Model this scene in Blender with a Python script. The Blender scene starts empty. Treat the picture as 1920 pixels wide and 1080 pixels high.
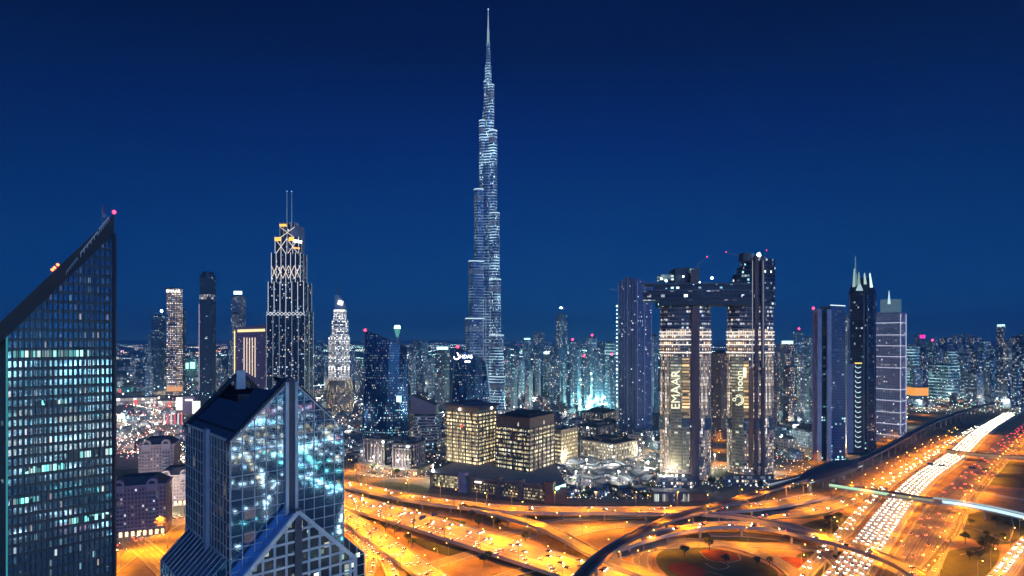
import bpy, math, random
from mathutils import Vector
R = math.radians
rnd = random.Random(7)
S = bpy.context.scene
COL = S.collection
# ------------------------------------------------------------------ camera
CZ, FP, HV = 165.0, 1100.0, 635.0          # eye height, focal length and horizon row of the 1920 px photo
cd = bpy.data.cameras.new('camera'); cam = bpy.data.objects.new('camera', cd); COL.objects.link(cam)
cam.location = (0, 0, CZ); cam.rotation_euler = (R(90), 0, 0)
cd.sensor_width = 36; cd.lens = 36*FP/1920; cd.shift_y = (HV-540)/1920
cd.clip_start = 1; cd.clip_end = 90000
S.camera = cam
# ------------------------------------------------------------------ sky
W = bpy.data.worlds.new('World'); S.world = W; W.use_nodes = True
wn = W.node_tree.nodes; wl = W.node_tree.links
bg = wn['Background']
tc = wn.new('ShaderNodeTexCoord'); sp = wn.new('ShaderNodeSeparateXYZ'); wl.new(tc.outputs['Generated'], sp.inputs[0])
rp = wn.new('ShaderNodeValToRGB'); wl.new(sp.outputs['Z'], rp.inputs[0])
els = [(0.0, (.035, .150, .31)), (.018, (.005, .092, .275)), (.05, (0, .062, .245)), (.09, (0, .047, .215)), (.17, (0, .035, .188)), (.32, (0, .0145, .135)), (.44, (0, .005, .062)), (.8, (0, .002, .02))]
cr = rp.color_ramp
while len(cr.elements) < len(els): cr.elements.new(.5)
for e, (p, c) in zip(cr.elements, els): e.position = p; e.color = (*c, 1)
# lens vignette painted into the sky: darker high at both sides
mx = wn.new('ShaderNodeMath'); mx.operation = 'MULTIPLY'; wl.new(sp.outputs['X'], mx.inputs[0]); wl.new(sp.outputs['X'], mx.inputs[1])
mr = wn.new('ShaderNodeMapRange')
mz = wn.new('ShaderNodeMath'); mz.operation = 'MULTIPLY'; wl.new(mx.outputs[0], mz.inputs[0]); wl.new(sp.outputs['Z'], mz.inputs[1]); wl.new(mz.outputs[0], mr.inputs[0]); mr.inputs[1].default_value = 0; mr.inputs[2].default_value = .16; mr.inputs[3].default_value = 1; mr.inputs[4].default_value = .55
ml = wn.new('ShaderNodeMix'); ml.data_type = 'RGBA'; ml.blend_type = 'MULTIPLY'; ml.inputs[0].default_value = 1
wl.new(rp.outputs[0], ml.inputs[6]); wl.new(mr.outputs[0], ml.inputs[7])
wl.new(ml.outputs[2], bg.inputs[0]); bg.inputs[1].default_value = 1.0
# soft blue fill sun added for dusk and city glow on the walls
sd = bpy.data.lights.new('sun', 'SUN'); sd.energy = 1.35; sd.angle = R(50); sd.color = (.14, .38, 1)
so = bpy.data.objects.new('sun', sd); COL.objects.link(so); so.rotation_euler = (R(62), 0, R(22))
S.view_settings.view_transform = 'Standard'; S.view_settings.look = 'None'; S.view_settings.exposure = 0; S.view_settings.gamma = 1
S.render.engine = 'CYCLES'
cy = S.cycles
cy.max_bounces = 4; cy.diffuse_bounces = 1; cy.glossy_bounces = 2; cy.transmission_bounces = 2; cy.volume_bounces = 0
cy.sample_clamp_indirect = 3; cy.sample_clamp_direct = 0; cy.use_denoising = True; cy.use_light_tree = True
cy.caustics_reflective = False; cy.caustics_refractive = False

# ------------------------------------------------------------------ pixel of the photo -> place in the world
def X(u, D): return (u-960)/FP*D
def Zv(v, D): return CZ-(v-HV)/FP*D
def DG(v, z=0): return (CZ-z)*FP/(v-HV)
def G(u, v, z=0):
    D = DG(v, z); return Vector((X(u, D), D, z))
def px(p): return 960+p[0]/p[1]*FP, HV+(CZ-p[2])/p[1]*FP

# ------------------------------------------------------------------ materials
MC = {}
def newmat(name):
    m = bpy.data.materials.new(name); m.use_nodes = True; return m
class N:
    def __init__(s, m): s.t = m.node_tree; s.n = s.t.nodes; s.l = s.t.links; s.b = s.n['Principled BSDF']
    def add(s, k, **kw):
        x = s.n.new(k)
        for a, b in kw.items(): setattr(x, a, b)
        return x
    def put(s, a, b):
        if isinstance(a, (int, float)): b.default_value = a
        elif isinstance(a, tuple): b.default_value = a if len(a) != 3 or b.type != 'RGBA' else (*a, 1)
        else: s.l.new(a, b)
    def m(s, op, a, b=0, c=0):
        x = s.add('ShaderNodeMath', operation=op); s.put(a, x.inputs[0]); s.put(b, x.inputs[1]); s.put(c, x.inputs[2]); return x.outputs[0]
    def mix(s, f, a, b):
        x = s.add('ShaderNodeMix', data_type='RGBA'); s.put(f, x.inputs[0]); s.put(a, x.inputs[6]); s.put(b, x.inputs[7]); return x.outputs[2]
    def noise(s, vec, sc, det=2, rough=.5):
        x = s.add('ShaderNodeTexNoise'); s.l.new(vec, x.inputs['Vector']); x.inputs['Scale'].default_value = sc; x.inputs['Detail'].default_value = det; x.inputs['Roughness'].default_value = rough; return x.outputs[0]
    def ramp(s, f, els, interp='LINEAR'):
        x = s.add('ShaderNodeValToRGB'); s.put(f, x.inputs[0]); r = x.color_ramp; r.interpolation = interp
        while len(r.elements) < len(els): r.elements.new(.5)
        for e, (p, c) in zip(r.elements, els): e.position = p; e.color = (*c, 1)
        return x.outputs[0]
def plain(name, c, rough=.7, metal=0, var=.25, sc=.15):
    if name in MC: return MC[name]
    m = newmat(name); n = N(m); tc = n.add('ShaderNodeTexCoord')
    f = n.noise(tc.outputs['Object'], sc, 4)
    n.put(n.mix(f, tuple(x*(1-var) for x in c), tuple(min(1, x*(1+var)) for x in c)), n.b.inputs['Base Color'])
    n.b.inputs['Roughness'].default_value = rough; n.b.inputs['Metallic'].default_value = metal
    MC[name] = m; return m
def glow(name, c, e, sample=False):
    if name in MC: return MC[name]
    m = newmat(name); n = N(m)
    n.b.inputs['Base Color'].default_value = (.05, .05, .05, 1)
    n.b.inputs['Emission Color'].default_value = (*c, 1); n.b.inputs['Emission Strength'].default_value = e
    m.cycles.emission_sampling = 'AUTO' if sample else 'NONE'
    MC[name] = m; return m
def facade(name, wall=(.1, .1, .12), glass=(.02, .03, .05), cw=3, ch=3.6, fw=.6, fh=.5, p=.3, cols=((1, .8, .5),), e=2.0,
           clus=30, rough=.3, band=0.0, metal=0.0, seed=0, wrough=.6, zfade=None, line=None, boost=None):
    """windows in a grid of cw x ch metres; p of them lit, in clusters; whole floors lit with chance band"""
    if name in MC: return MC[name]
    m = newmat(name); n = N(m)
    uv = n.add('ShaderNodeUVMap'); s = n.add('ShaderNodeSeparateXYZ'); n.l.new(uv.outputs[0], s.inputs[0])
    u, v = s.outputs[0], s.outputs[1]
    a = n.m('DIVIDE', u, cw); b = n.m('DIVIDE', v, ch)
    fa = n.m('FLOOR', a); fb = n.m('FLOOR', b)
    ra = n.m('ABSOLUTE', n.m('SUBTRACT', n.m('SUBTRACT', a, fa), .5)); rb = n.m('ABSOLUTE', n.m('SUBTRACT', n.m('SUBTRACT', b, fb), .5))
    mask = n.m('MULTIPLY', n.m('LESS_THAN', ra, fw/2), n.m('LESS_THAN', rb, fh/2))
    c = n.add('ShaderNodeCombineXYZ'); n.put(fa, c.inputs[0]); n.put(fb, c.inputs[1]); n.put(seed+.37, c.inputs[2])
    w = n.add('ShaderNodeTexWhiteNoise', noise_dimensions='3D'); n.l.new(c.outputs[0], w.inputs[0])
    r1 = w.outputs['Value']; sc = n.add('ShaderNodeSeparateXYZ'); n.l.new(w.outputs['Color'], sc.inputs[0])
    row = n.add('ShaderNodeTexWhiteNoise', noise_dimensions='2D'); c2 = n.add('ShaderNodeCombineXYZ'); n.put(fb, c2.inputs[1]); n.put(seed+5.5, c2.inputs[0]); n.l.new(c2.outputs[0], row.inputs[0])
    cl = n.add('ShaderNodeCombineXYZ'); n.put(u, cl.inputs[0]); n.put(v, cl.inputs[1]); n.put(seed*13.1, cl.inputs[2])
    k = n.noise(cl.outputs[0], 1/clus, 2)
    k = n.m('MULTIPLY', n.m('MAXIMUM', n.m('SUBTRACT', k, .28), 0), 4*p)
    th = n.m('MAXIMUM', k, n.m('MULTIPLY', n.m('LESS_THAN', row.outputs['Value'], band), .85))
    lit = n.m('LESS_THAN', r1, th)
    st = n.m('MULTIPLY', n.m('MULTIPLY', n.m('ADD', n.m('MULTIPLY', n.m('POWER', sc.outputs[1], 2.2), 1.7), .2), e), n.m('ADD', n.m('MULTIPLY', row.outputs['Value'], .9), .5))
    em = n.m('MULTIPLY', n.m('MULTIPLY', lit, mask), st)
    if zfade:   # (z0, z1, k0, k1): window glow scaled by height up the tower
        q = n.add('ShaderNodeMapRange'); n.put(v, q.inputs[0])
        for i in range(4): q.inputs[i+1].default_value = zfade[i]
        em = n.m('MULTIPLY', em, q.outputs[0])
    col = n.ramp(sc.outputs[2], [(i/len(cols), x) for i, x in enumerate(cols)], 'CONSTANT')
    if line:    # (pitch, thickness, colour, strength): light strips running round the floors
        q = n.m('DIVIDE', v, line[0]); q = n.m('LESS_THAN', n.m('SUBTRACT', q, n.m('FLOOR', q)), line[1]/line[0])
        q = n.m('MULTIPLY', q, n.m('MULTIPLY', n.m('MAXIMUM', n.m('SUBTRACT', n.noise(cl.outputs[0], 1/(clus*1.1), 3), .42), .03), 6))
        col = n.mix(q, col, line[2]); em = n.m('MAXIMUM', em, n.m('MULTIPLY', q, line[3]))
    wv = n.noise(cl.outputs[0], .12, 3)
    wc = n.mix(wv, tuple(x*.75 for x in wall), tuple(x*1.25 for x in wall))
    n.put(n.mix(mask, wc, glass), n.b.inputs['Base Color'])
    n.put(n.m('ADD', n.m('MULTIPLY', mask, rough-wrough), wrough), n.b.inputs['Roughness'])
    n.b.inputs['Metallic'].default_value = metal
    n.put(col, n.b.inputs['Emission Color']); n.put(em, n.b.inputs['Emission Strength'])
    m.cycles.emission_sampling = 'NONE'
    MC[name] = m; return m
def asphalt(name, c, streak=.35, rough=.6):
    m = newmat(name); n = N(m); uv = n.add('ShaderNodeUVMap'); mp = n.add('ShaderNodeMapping'); n.l.new(uv.outputs[0], mp.inputs[0]); mp.inputs[3].default_value = (2.0, .005, 1)
    f = n.noise(mp.outputs[0], 1, 3, .6); g = n.noise(n.add('ShaderNodeTexCoord').outputs['Object'], .05, 4)
    f = n.m('ADD', n.m('MULTIPLY', f, .75), n.m('MULTIPLY', g, .25))
    n.put(n.ramp(f, [(.3, tuple(x*(1-streak) for x in c)), (.5, c), (.68, tuple(x*(1+2*streak) for x in c))]), n.b.inputs['Base Color'])  # tyre wear, plus vehicle light trails painted in as lengthwise streaks
    n.b.inputs['Roughness'].default_value = rough; MC[name] = m; return m

WARM = ((1, .72, .38), (1, .82, .55), (1, .6, .25)); YEL = ((1, .8, .42), (1, .85, .5), (.95, .78, .4))
COOL = ((.55, .85, 1), (.8, .95, 1), (.35, .75, .9)); TEAL = ((.15, .8, .75), (.45, .9, .9), (.75, .95, 1)); MIXC = ((1, .8, .55), (.7, .9, 1), (1, .95, .85), (.5, .85, 1))
dark = plain('dark_cladding', (.02, .03, .055), .5)
roofm = plain('roof_felt', (.10, .095, .10), .9)
conc = plain('pale_concrete', (.42, .40, .37), .85)
steel = plain('grey_steel', (.3, .32, .36), .4, .6)
white = plain('white_paint', (.72, .72, .7), .6)
redlamp = glow('red_beacon', (1, .02, .05), 12)
whitelamp = glow('white_lamp', (.8, .95, 1), 25)
warmlamp = glow('warm_lamp', (1, .75, .4), 20)
orange = glow('sodium_lamp', (1, .5, .08), 30)
tealamp = glow('teal_lamp', (.35, 1, .85), 14)
signw = glow('sign_white', (1, .93, .85), 3.0)
signy = glow('sign_cream', (1, .97, .68), 1.25)
ledw = glow('light_strip_white', (.85, .92, 1), 1.1)
ledf = glow('light_strip_faint', (.6, .75, .95), .42)
ledy = glow('light_strip_yellow', (1, .82, .3), 1.6)
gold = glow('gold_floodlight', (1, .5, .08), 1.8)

# ------------------------------------------------------------------ mesh building
class MB:
    def __init__(s): s.v = []; s.f = []; s.uv = []; s.mi = []
    def face(s, pts, uv=None, m=0):
        i = len(s.v); s.v += [tuple(p) for p in pts]; s.f.append(tuple(range(i, i+len(pts))))
        s.uv.append(uv or [(p[0], p[1]) for p in pts]); s.mi.append(m)
    def prism(s, poly, z0, z1, m=0, mr=1, u0=0, bottom=False):
        """poly counter-clockwise; z1 a number or one per corner"""
        n = len(poly); zt = z1 if isinstance(z1, (list, tuple)) else [z1]*n; u = u0
        for i in range(n):
            a, b = poly[i], poly[(i+1) % n]; j = (i+1) % n; L = math.hypot(b[0]-a[0], b[1]-a[1])
            s.face([(a[0], a[1], z0), (b[0], b[1], z0), (b[0], b[1], zt[j]), (a[0], a[1], zt[i])], [(u, z0), (u+L, z0), (u+L, zt[j]), (u, zt[i])], m); u += L
        s.face([(p[0], p[1], z) for p, z in zip(poly, zt)], None, mr)
        if bottom: s.face([(p[0], p[1], z0) for p in reversed(poly)], None, mr)
    def box(s, c, sz, rot=0, m=0, mr=None):
        x, y, z = sz[0]/2, sz[1]/2, sz[2]/2; co, si = math.cos(rot), math.sin(rot)
        poly = [(c[0]+a*co-b*si, c[1]+a*si+b*co) for a, b in ((-x, -y), (x, -y), (x, y), (-x, y))]
        s.prism(poly, c[2]-z, c[2]+z, m, m if mr is None else mr, bottom=True)
    def bar(s, p, q, w, h=None, m=0, up=(0, 0, 1)):
        p = Vector(p); q = Vector(q); d = (q-p).normalized(); h = h or w
        a = d.cross(Vector(up))
        if a.length < 1e-3: a = d.cross(Vector((0, 1, 0)))
        a = a.normalized()*w/2; b = a.cross(d).normalized()*h/2
        r = [[o+sx*a+sy*b for sx, sy in ((-1, -1), (1, -1), (1, 1), (-1, 1))] for o in (p, q)]
        L = (q-p).length
        for i in range(4):
            j = (i+1) % 4; s.face([r[0][i], r[0][j], r[1][j], r[1][i]], [(0, 0), (1, 0), (1, L), (0, L)], m)
        s.face(r[0][::-1], None, m); s.face(r[1], None, m)
    def cyl(s, c, r0, r1, z0, z1, n=12, m=0, mr=None, sy=1):
        A = [(math.cos(2*math.pi*i/n), math.sin(2*math.pi*i/n)*sy) for i in range(n)]
        lo = [(c[0]+a*r0, c[1]+b*r0, z0) for a, b in A]; hi = [(c[0]+a*r1, c[1]+b*r1, z1) for a, b in A]; L = 2*math.pi*max(r0, r1)/n
        for i in range(n):
            j = (i+1) % n; s.face([lo[i], lo[j], hi[j], hi[i]], [(i*L, z0), (i*L+L, z0), (i*L+L, z1), (i*L, z1)], m)
        s.face(hi, None, m if mr is None else mr); s.face(lo[::-1], None, m if mr is None else mr)
    def ball(s, c, r, m=0, n=6):
        c = Vector(c)
        for i in range(n):
            for j in range(n//2):
                q = [c+Vector((math.cos(a)*math.cos(b), math.sin(a)*math.cos(b), math.sin(b)))*r for a, b in
                     ((2*math.pi*i/n, math.pi*(j/(n//2)-.5)), (2*math.pi*(i+1)/n, math.pi*(j/(n//2)-.5)), (2*math.pi*(i+1)/n, math.pi*((j+1)/(n//2)-.5)), (2*math.pi*i/n, math.pi*((j+1)/(n//2)-.5)))]
                s.face(q, None, m)
    def oct(s, c, r, m=0):
        x, y, z = c; P = [(x+r, y, z), (x, y+r, z), (x-r, y, z), (x, y-r, z)]
        for i in range(4):
            s.face([P[i], P[(i+1) % 4], (x, y, z+r)], None, m); s.face([P[(i+1) % 4], P[i], (x, y, z-r)], None, m)
    def build(s, name, mats, parent=None, label=None):
        me = bpy.data.meshes.new(name); org = root_loc(parent)
        me.from_pydata([(a-org[0], b-org[1], c-org[2]) for a, b, c in s.v], [], s.f)
        ul = me.uv_layers.new(name='UVMap'); fl = [x for f in s.uv for p in f for x in p]; ul.data.foreach_set('uv', fl)
        if not isinstance(mats, (list, tuple)): mats = [mats]
        for m in mats: me.materials.append(m)
        k = len(mats)-1; me.polygons.foreach_set('material_index', [min(i, k) for i in s.mi]); me.update()
        o = bpy.data.objects.new(name, me); COL.objects.link(o)
        if parent: o.parent = parent
        if label: o['label'] = label
        return o
def root_loc(p):
    l = Vector((0, 0, 0))
    while p is not None: l += p.location; p = p.parent
    return l
def thing(name, label, cat, loc=(0, 0, 0), group=None):
    o = bpy.data.objects.new(name, None); COL.objects.link(o); o.location = loc; o['label'] = label; o['category'] = cat
    o.empty_display_size = 1
    if group: o['group'] = group
    return o
def tag(o, label, cat, group=None, kind=None):
    if label: o['label'] = label
    if cat: o['category'] = cat
    if group: o['group'] = group
    if kind: o['kind'] = kind
    return o
def struct(o, label=None):
    o['kind'] = 'structure'
    if label: o['label'] = label
    return o
def stem(o, parent, name, mats, fn, label=None):
    mb = MB(); fn(mb); return mb.build(name, mats, parent, label)
def copytree(o, loc, rz=0, parent=None):
    c = o.copy(); COL.objects.link(c)
    if parent is None: c.location = loc; c.rotation_euler = (0, 0, rz)
    else: c.parent = parent
    for k in o.children: copytree(k, None, 0, c)
    return c
def onray(C, d, u):
    k = (u-960)/FP; t = (k*C[1]-C[0])/(d[0]-k*d[1]); return (C[0]+d[0]*t, C[1]+d[1]*t)
def plan(u0, us, u1, D, th=35, depth=30):
    """rectangular plan whose near corner stands on pixel column us; front wall to u0, side wall to u1"""
    C = (X(us, D), D); r = Vector((C[0], C[1])).normalized(); p = Vector((r.y, -r.x)); t = R(th)
    dl = -p*math.cos(t)+r*math.sin(t); dr = p*math.sin(t)+r*math.cos(t)
    L = onray(C, dl, u0) if us-u0 > .5 else (C[0]+dl.x*depth, C[1]+dl.y*depth)
    Rr = onray(C, dr, u1) if u1-us > .5 else (C[0]+dr.x*depth, C[1]+dr.y*depth)
    B = (L[0]+Rr[0]-C[0], L[1]+Rr[1]-C[1])
    return [L, C, Rr, B]
def offs(poly, d):
    """push a convex plan outwards by d"""
    n = len(poly); out = []
    for i in range(n):
        a, b, c = Vector(poly[i-1]), Vector(poly[i]), Vector(poly[(i+1) % n])
        e1 = (b-a).normalized(); e2 = (c-b).normalized(); n1 = Vector((e1.y, -e1.x)); n2 = Vector((e2.y, -e2.x))
        q = (n1+n2); q = q/max(.3, q.dot(n1)); out.append((b.x+q.x*d, b.y+q.y*d))
    return out
def cen(poly): return (sum(p[0] for p in poly)/len(poly), sum(p[1] for p in poly)/len(poly))
def shrink(poly, k, kk=None):
    c = cen(poly); return [(c[0]+(p[0]-c[0])*k, c[1]+(p[1]-c[1])*k) for p in poly]
def lerp(a, b, t): return tuple(x+(y-x)*t for x, y in zip(a, b))
def text_part(body, size, ext, mat, parent, loc, right, up, name='lettering'):
    cu = bpy.data.curves.new('t', 'FONT'); cu.body = body; cu.size = size; cu.extrude = ext; cu.align_x = 'CENTER'; cu.align_y = 'CENTER'
    o = bpy.data.objects.new('t', cu); COL.objects.link(o); me = bpy.data.meshes.new_from_object(o)
    bpy.data.objects.remove(o)
    r = Vector(right).normalized(); q = Vector(up).normalized(); n_ = r.cross(q); org = root_loc(parent); L = Vector(loc)-org
    for v in me.vertices: v.co = L+r*v.co.x+q*v.co.y+n_*v.co.z
    me.materials.clear(); me.materials.append(mat); me.name = name
    t = bpy.data.objects.new(name, me); COL.objects.link(t); t.parent = parent; return t

exec_parts = []
# ================================================================== GROUND
def ground():
    m = newmat('desert_ground'); n = N(m); tc = n.add('ShaderNodeTexCoord')
    f = n.noise(tc.outputs['Object'], .006, 6, .65); g = n.noise(tc.outputs['Object'], .09, 4, .6)
    c = n.ramp(f, [(.35, (.035, .04, .03)), (.48, (.12, .10, .08)), (.6, (.22, .18, .14)), (.72, (.08, .075, .06))])
    n.put(n.mix(n.m('MULTIPLY', g, .6), c, (.06, .055, .05)), n.b.inputs['Base Color']); n.b.inputs['Roughness'].default_value = .95
    mb = MB(); s = 60000; mb.face([(-s, -9000, 0), (s, -9000, 0), (s, s, 0), (-s, s, 0)]); struct(mb.build('ground', m))
ground()
# ================================================================== ROADS
def smooth(P, step=7):
    P = [Vector(p) for p in P]; P = [P[0]*2-P[1]]+P+[P[-1]*2-P[-2]]; out = []
    for i in range(1, len(P)-2):
        a, b, c, d = P[i-1:i+3]; n = max(2, int((c-b).length/step))
        for k in range(n):
            t = k/n; out.append(.5*((2*b)+(c-a)*t+(2*a-5*b+4*c-d)*t*t+(3*b-a-3*c+d)*t**3))
    out.append(P[-2]); return out
def path(uv, z):
    zs = z if isinstance(z, (list, tuple)) else [z]*len(uv)
    return smooth([G(u, v, q) for (u, v), q in zip(uv, zs)])
def frames(P):
    out = []
    for i in range(len(P)):
        t = (P[min(i+1, len(P)-1)]-P[max(i-1, 0)]); t.z = 0; t.normalize(); out.append(Vector((t.y, -t.x, 0)))
    return out
def ribbon(mb, P, a, b, dz=0, m=0, thick=0, i0=0, i1=None):
    """strip from offset a to offset b (right positive) along path"""
    Nn = frames(P); d = 0; i1 = len(P) if i1 is None else i1
    for i in range(i0, i1-1):
        p, q = P[i], P[i+1]; L = (q-p).length; z = Vector((0, 0, dz))
        A, B, C, D = p+Nn[i]*a+z, p+Nn[i]*b+z, q+Nn[i+1]*b+z, q+Nn[i+1]*a+z
        mb.face([A, B, C, D], [(a, d), (b, d), (b, d+L), (a, d+L)], m)
        if thick:
            k = Vector((0, 0, -thick))
            mb.face([B, B+k, C+k, C], [(0, d), (thick, d), (thick, d+L), (0, d+L)], m); mb.face([A+k, A, D, D+k], [(0, d), (thick, d), (thick, d+L), (0, d+L)], m)
            mb.face([D+k, C+k, B+k, A+k], None, m)
            if i == i0: mb.face([B, A, A+k, B+k], None, m)
            if i == i1-2: mb.face([D, C, C+k, D+k], None, m)
        d += L
asph = asphalt('asphalt_carriageway', (.20, .185, .17), .8); asph2 = asphalt('pale_worn_trail_carriageway', (.36, .34, .31), .55); asph3 = asphalt('old_asphalt', (.085, .075, .07))
paint = plain('road_paint', (.72, .70, .62), .6, var=.15, sc=1)
kerb = plain('kerb_stone', (.36, .34, .31), .8)
PATHS = {}
def markings(P, w, lanes, parent, dz=.05):
    mb = MB(); lw = w/lanes
    for s in (-1, 1): ribbon(mb, P, s*(w/2-.7)-.13, s*(w/2-.7)+.13, dz)
    for k in range(1, lanes):
        o = -w/2+k*lw; i = 0
        while i < len(P)-1: ribbon(mb, P, o-.11, o+.11, dz, 0, 0, i, i+2); i += 2
    return mb.build('lane_markings', paint, parent)
def road(key, uv, w, z=.3, lanes=2, mat=None, kerbs=True):
    P = path(uv, z); PATHS[key] = (P, w, lanes)
    mb = MB(); ribbon(mb, P, -w/2, w/2, 0, 0); o = struct(mb.build('road', mat or asph))
    markings(P, w, lanes, o)
    if kerbs:
        k = MB()
        for s in (-1, 1): ribbon(k, P, s*(w/2+.25)-.25, s*(w/2+.25)+.25, .14, 0, .5)
        k.build('kerb', kerb, o)
    return o
def flyover(key, label, uv, w, z, lanes=2, mat=None, pier=32, cat='flyover', name='flyover', deckm=None, par=1.1, pw=2.2, h=1.6, mark=True, skip=()):
    P = path(uv, z); PATHS[key] = (P, w, lanes); Nn = frames(P)
    t = thing(name, label, cat, (P[0].x, P[0].y, 0)); dm = deckm or conc
    mb = MB(); ribbon(mb, P, -w/2-.5, w/2+.5, -.06, 0, h); mb.build('deck', dm, t)
    mb = MB(); ribbon(mb, P, -w/2, w/2, 0, 0); mb.build('road_surface', mat or asph, t)
    for s in (-1, 1):
        mb = MB(); ribbon(mb, P, s*(w/2+.35)-.2, s*(w/2+.35)+.2, par, 0, par+.2); mb.build('parapet', dm, t)
    if mark: markings(P, w, lanes, t)
    d = pier/2; k = 0
    for i in range(1, len(P)):
        d += (P[i]-P[i-1]).length
        if d >= pier and P[i].z > 4:
            d = 0; k += 1
            if any(a < px(P[i])[0] < b for a, b in skip): continue
            p = P[i]; mb = MB(); top = p.z-h-.1
            mb.cyl((p.x, p.y), pw/2, pw/2, 0, top-1.6, 10); ang = math.atan2(Nn[i].y, Nn[i].x)
            a = Nn[i]*(w*.38); b = Nn[i]*(pw/2)
            q = [p-a, p-b, p+b, p+a]; tt = Vector((-Nn[i].y, Nn[i].x, 0))*.9
            lo = [(p-b+Vector((0, 0, top-1.7-p.z))), (p+b+Vector((0, 0, top-1.7-p.z)))]; hi = [(p-a+Vector((0, 0, top-p.z))), (p+a+Vector((0, 0, top-p.z)))]
            for sg in (1, -1):
                F = [lo[0]+tt*sg, lo[1]+tt*sg, hi[1]+tt*sg, hi[0]+tt*sg]; mb.face(F if sg < 0 else F[::-1])
            mb.face([lo[1]+tt, lo[1]-tt, hi[1]-tt, hi[1]+tt]); mb.face([lo[0]-tt, lo[0]+tt, hi[0]+tt, hi[0]-tt]); mb.face([hi[0]-tt, hi[1]-tt, hi[1]+tt, hi[0]+tt]); mb.face([lo[0]-tt, lo[1]-tt, lo[1]+tt, lo[0]+tt])
            mb.build('pier', dm, t)
    return t
# the great highway on the right
road('szr_in', [(1535, 1140), (1590, 1080), (1640, 1013), (1693, 940), (1740, 893), (1797, 853), (1847, 807), (1920, 763), (1990, 728)], 27, .3, 6, asph2)
road('szr_out', [(1680, 1120), (1713, 1060), (1763, 972), (1800, 925), (1858, 868), (1925, 806), (2000, 757)], 30, .3, 6)
road('frontage', [(1505, 1080), (1575, 1006), (1625, 950), (1680, 899), (1770, 842), (1850, 795), (1925, 757)], 11, .34, 3)
road('frontage_slip', [(1330, 974), (1430, 970), (1520, 961), (1590, 942), (1640, 912), (1700, 876), (1790, 824), (1860, 786)], 12, .5, 3)
road('corner_road', [(1850, 1110), (1880, 1078), (1905, 1045), (1935, 1010)], 13, .3, 3, asph2)
road('east_side_road', [(1815, 918), (1850, 925), (1900, 934), (1960, 942)], 8, .4, 2, asph2)
road('east_edge', [(1700, 1110), (1790, 1000), (1812, 955), (1880, 868), (1940, 823)], 7, .4, 2, asph3)
# at-grade loops
road('loop', [(1262, 1110), (1215, 1080), (1199, 1050), (1214, 1028), (1250, 1017), (1295, 1014), (1345, 1018), (1395, 1028), (1445, 1046), (1485, 1072), (1510, 1100)], 12, .46, 2)
road('grade_a', [(1040, 1010), (1110, 993), (1190, 983), (1270, 977), (1345, 975)], 11, .6, 3)
road('grade_b', [(1180, 1036), (1240, 1026), (1340, 1021), (1440, 1023), (1530, 1028), (1610, 1024)], 9, .54, 2)
road('under_link', [(790, 1066), (850, 1048), (905, 1032), (970, 1010), (1040, 992), (1100, 987)], 12, .38, 3)
road('west_street', [(640, 880), (700, 892), (760, 897), (812, 893)], 7, .4, 2, asph3)
road('ramp_curl', [(625, 975), (664, 1001), (690, 1030), (694, 1055), (684, 1085), (668, 1110)], 10, .42, 2, asph2)
road('ramp_mid', [(690, 1012), (712, 1035), (730, 1065), (742, 1100)], 8, .5, 2, asph2)
road('grade_c', [(880, 1100), (960, 1075), (1040, 1058), (1120, 1050), (1180, 1036)], 9, .5, 2)
road('grade_d', [(1050, 975), (1150, 971), (1250, 968), (1330, 966)], 7, .5, 2)
road('grade_e', [(1330, 1003), (1400, 1004), (1480, 1014), (1540, 1036), (1570, 1064), (1580, 1100)], 7, .44, 2)
road('grade_f', [(900, 1010), (960, 998), (1020, 980), (1060, 972)], 7, .5, 2)
road('grade_g', [(1395, 962), (1480, 955), (1560, 938), (1620, 905)], 7, .62, 2)
road('west_junction', [(150, 1100), (215, 1050), (262, 1010), (310, 985), (380, 960)], 26, .3, 5)
road('west_cross', [(200, 985), (260, 1020), (320, 1075), (350, 1110)], 16, .36, 4)
for k, uv, w in (('mall_road', [(150, 768), (230, 790), (300, 822), (380, 870)], 26), ('mall_road_b', [(200, 852), (260, 848), (330, 858), (400, 880)], 18), ('mall_road_c', [(180, 745), (300, 772), (420, 800)], 18),
                ('plaza_road', [(1050, 900), (1130, 912), (1190, 900), (1240, 875), (1300, 862)], 10), ('far_boulevard', [(590, 745), (650, 790), (700, 850)], 22), ('mid_boulevard', [(760, 860), (850, 800), (950, 760), (1100, 742)], 16),
                ('station_road', [(1440, 905), (1500, 880), (1560, 855), (1700, 815), (1800, 780)], 10), ('far_east_road', [(1450, 775), (1500, 768), (1560, 772), (1640, 765)], 40)):
    road(k, uv, w, .3, 4, asph3, False)
# raised roads
flyover('high_west', 'long concrete flyover with purple grey deck curving past the office podium', [(560, 884), (640, 905), (700, 919), (780, 935), (900, 950), (1000, 956), (1120, 957), (1300, 957), (1380, 953), (1460, 944), (1540, 929)], 17, [9]*9+[6, 2], 4)
flyover('branch', 'narrow flyover branch descending diagonally under the dark rail viaduct', [(862, 946), (940, 965), (1010, 985), (1060, 1008), (1120, 1040), (1180, 1064), (1250, 1092)], 10, [9, 9, 9, 8.6, 8, 7, 6], 2)
flyover('main', 'broad multi-lane elevated carriageway with traffic in both directions', [(560, 905), (640, 935), (740, 964), (860, 1000), (980, 1037), (1080, 1068), (1160, 1094)], 33, 5, 8, asph2, pier=40, pw=3)
flyover('low_west', 'low flyover sweeping beside the lattice gabled office tower', [(590, 933), (645, 965), (700, 1003), (760, 1045), (810, 1080), (850, 1110)], 17, 4.5, 4, asph2)
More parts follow.
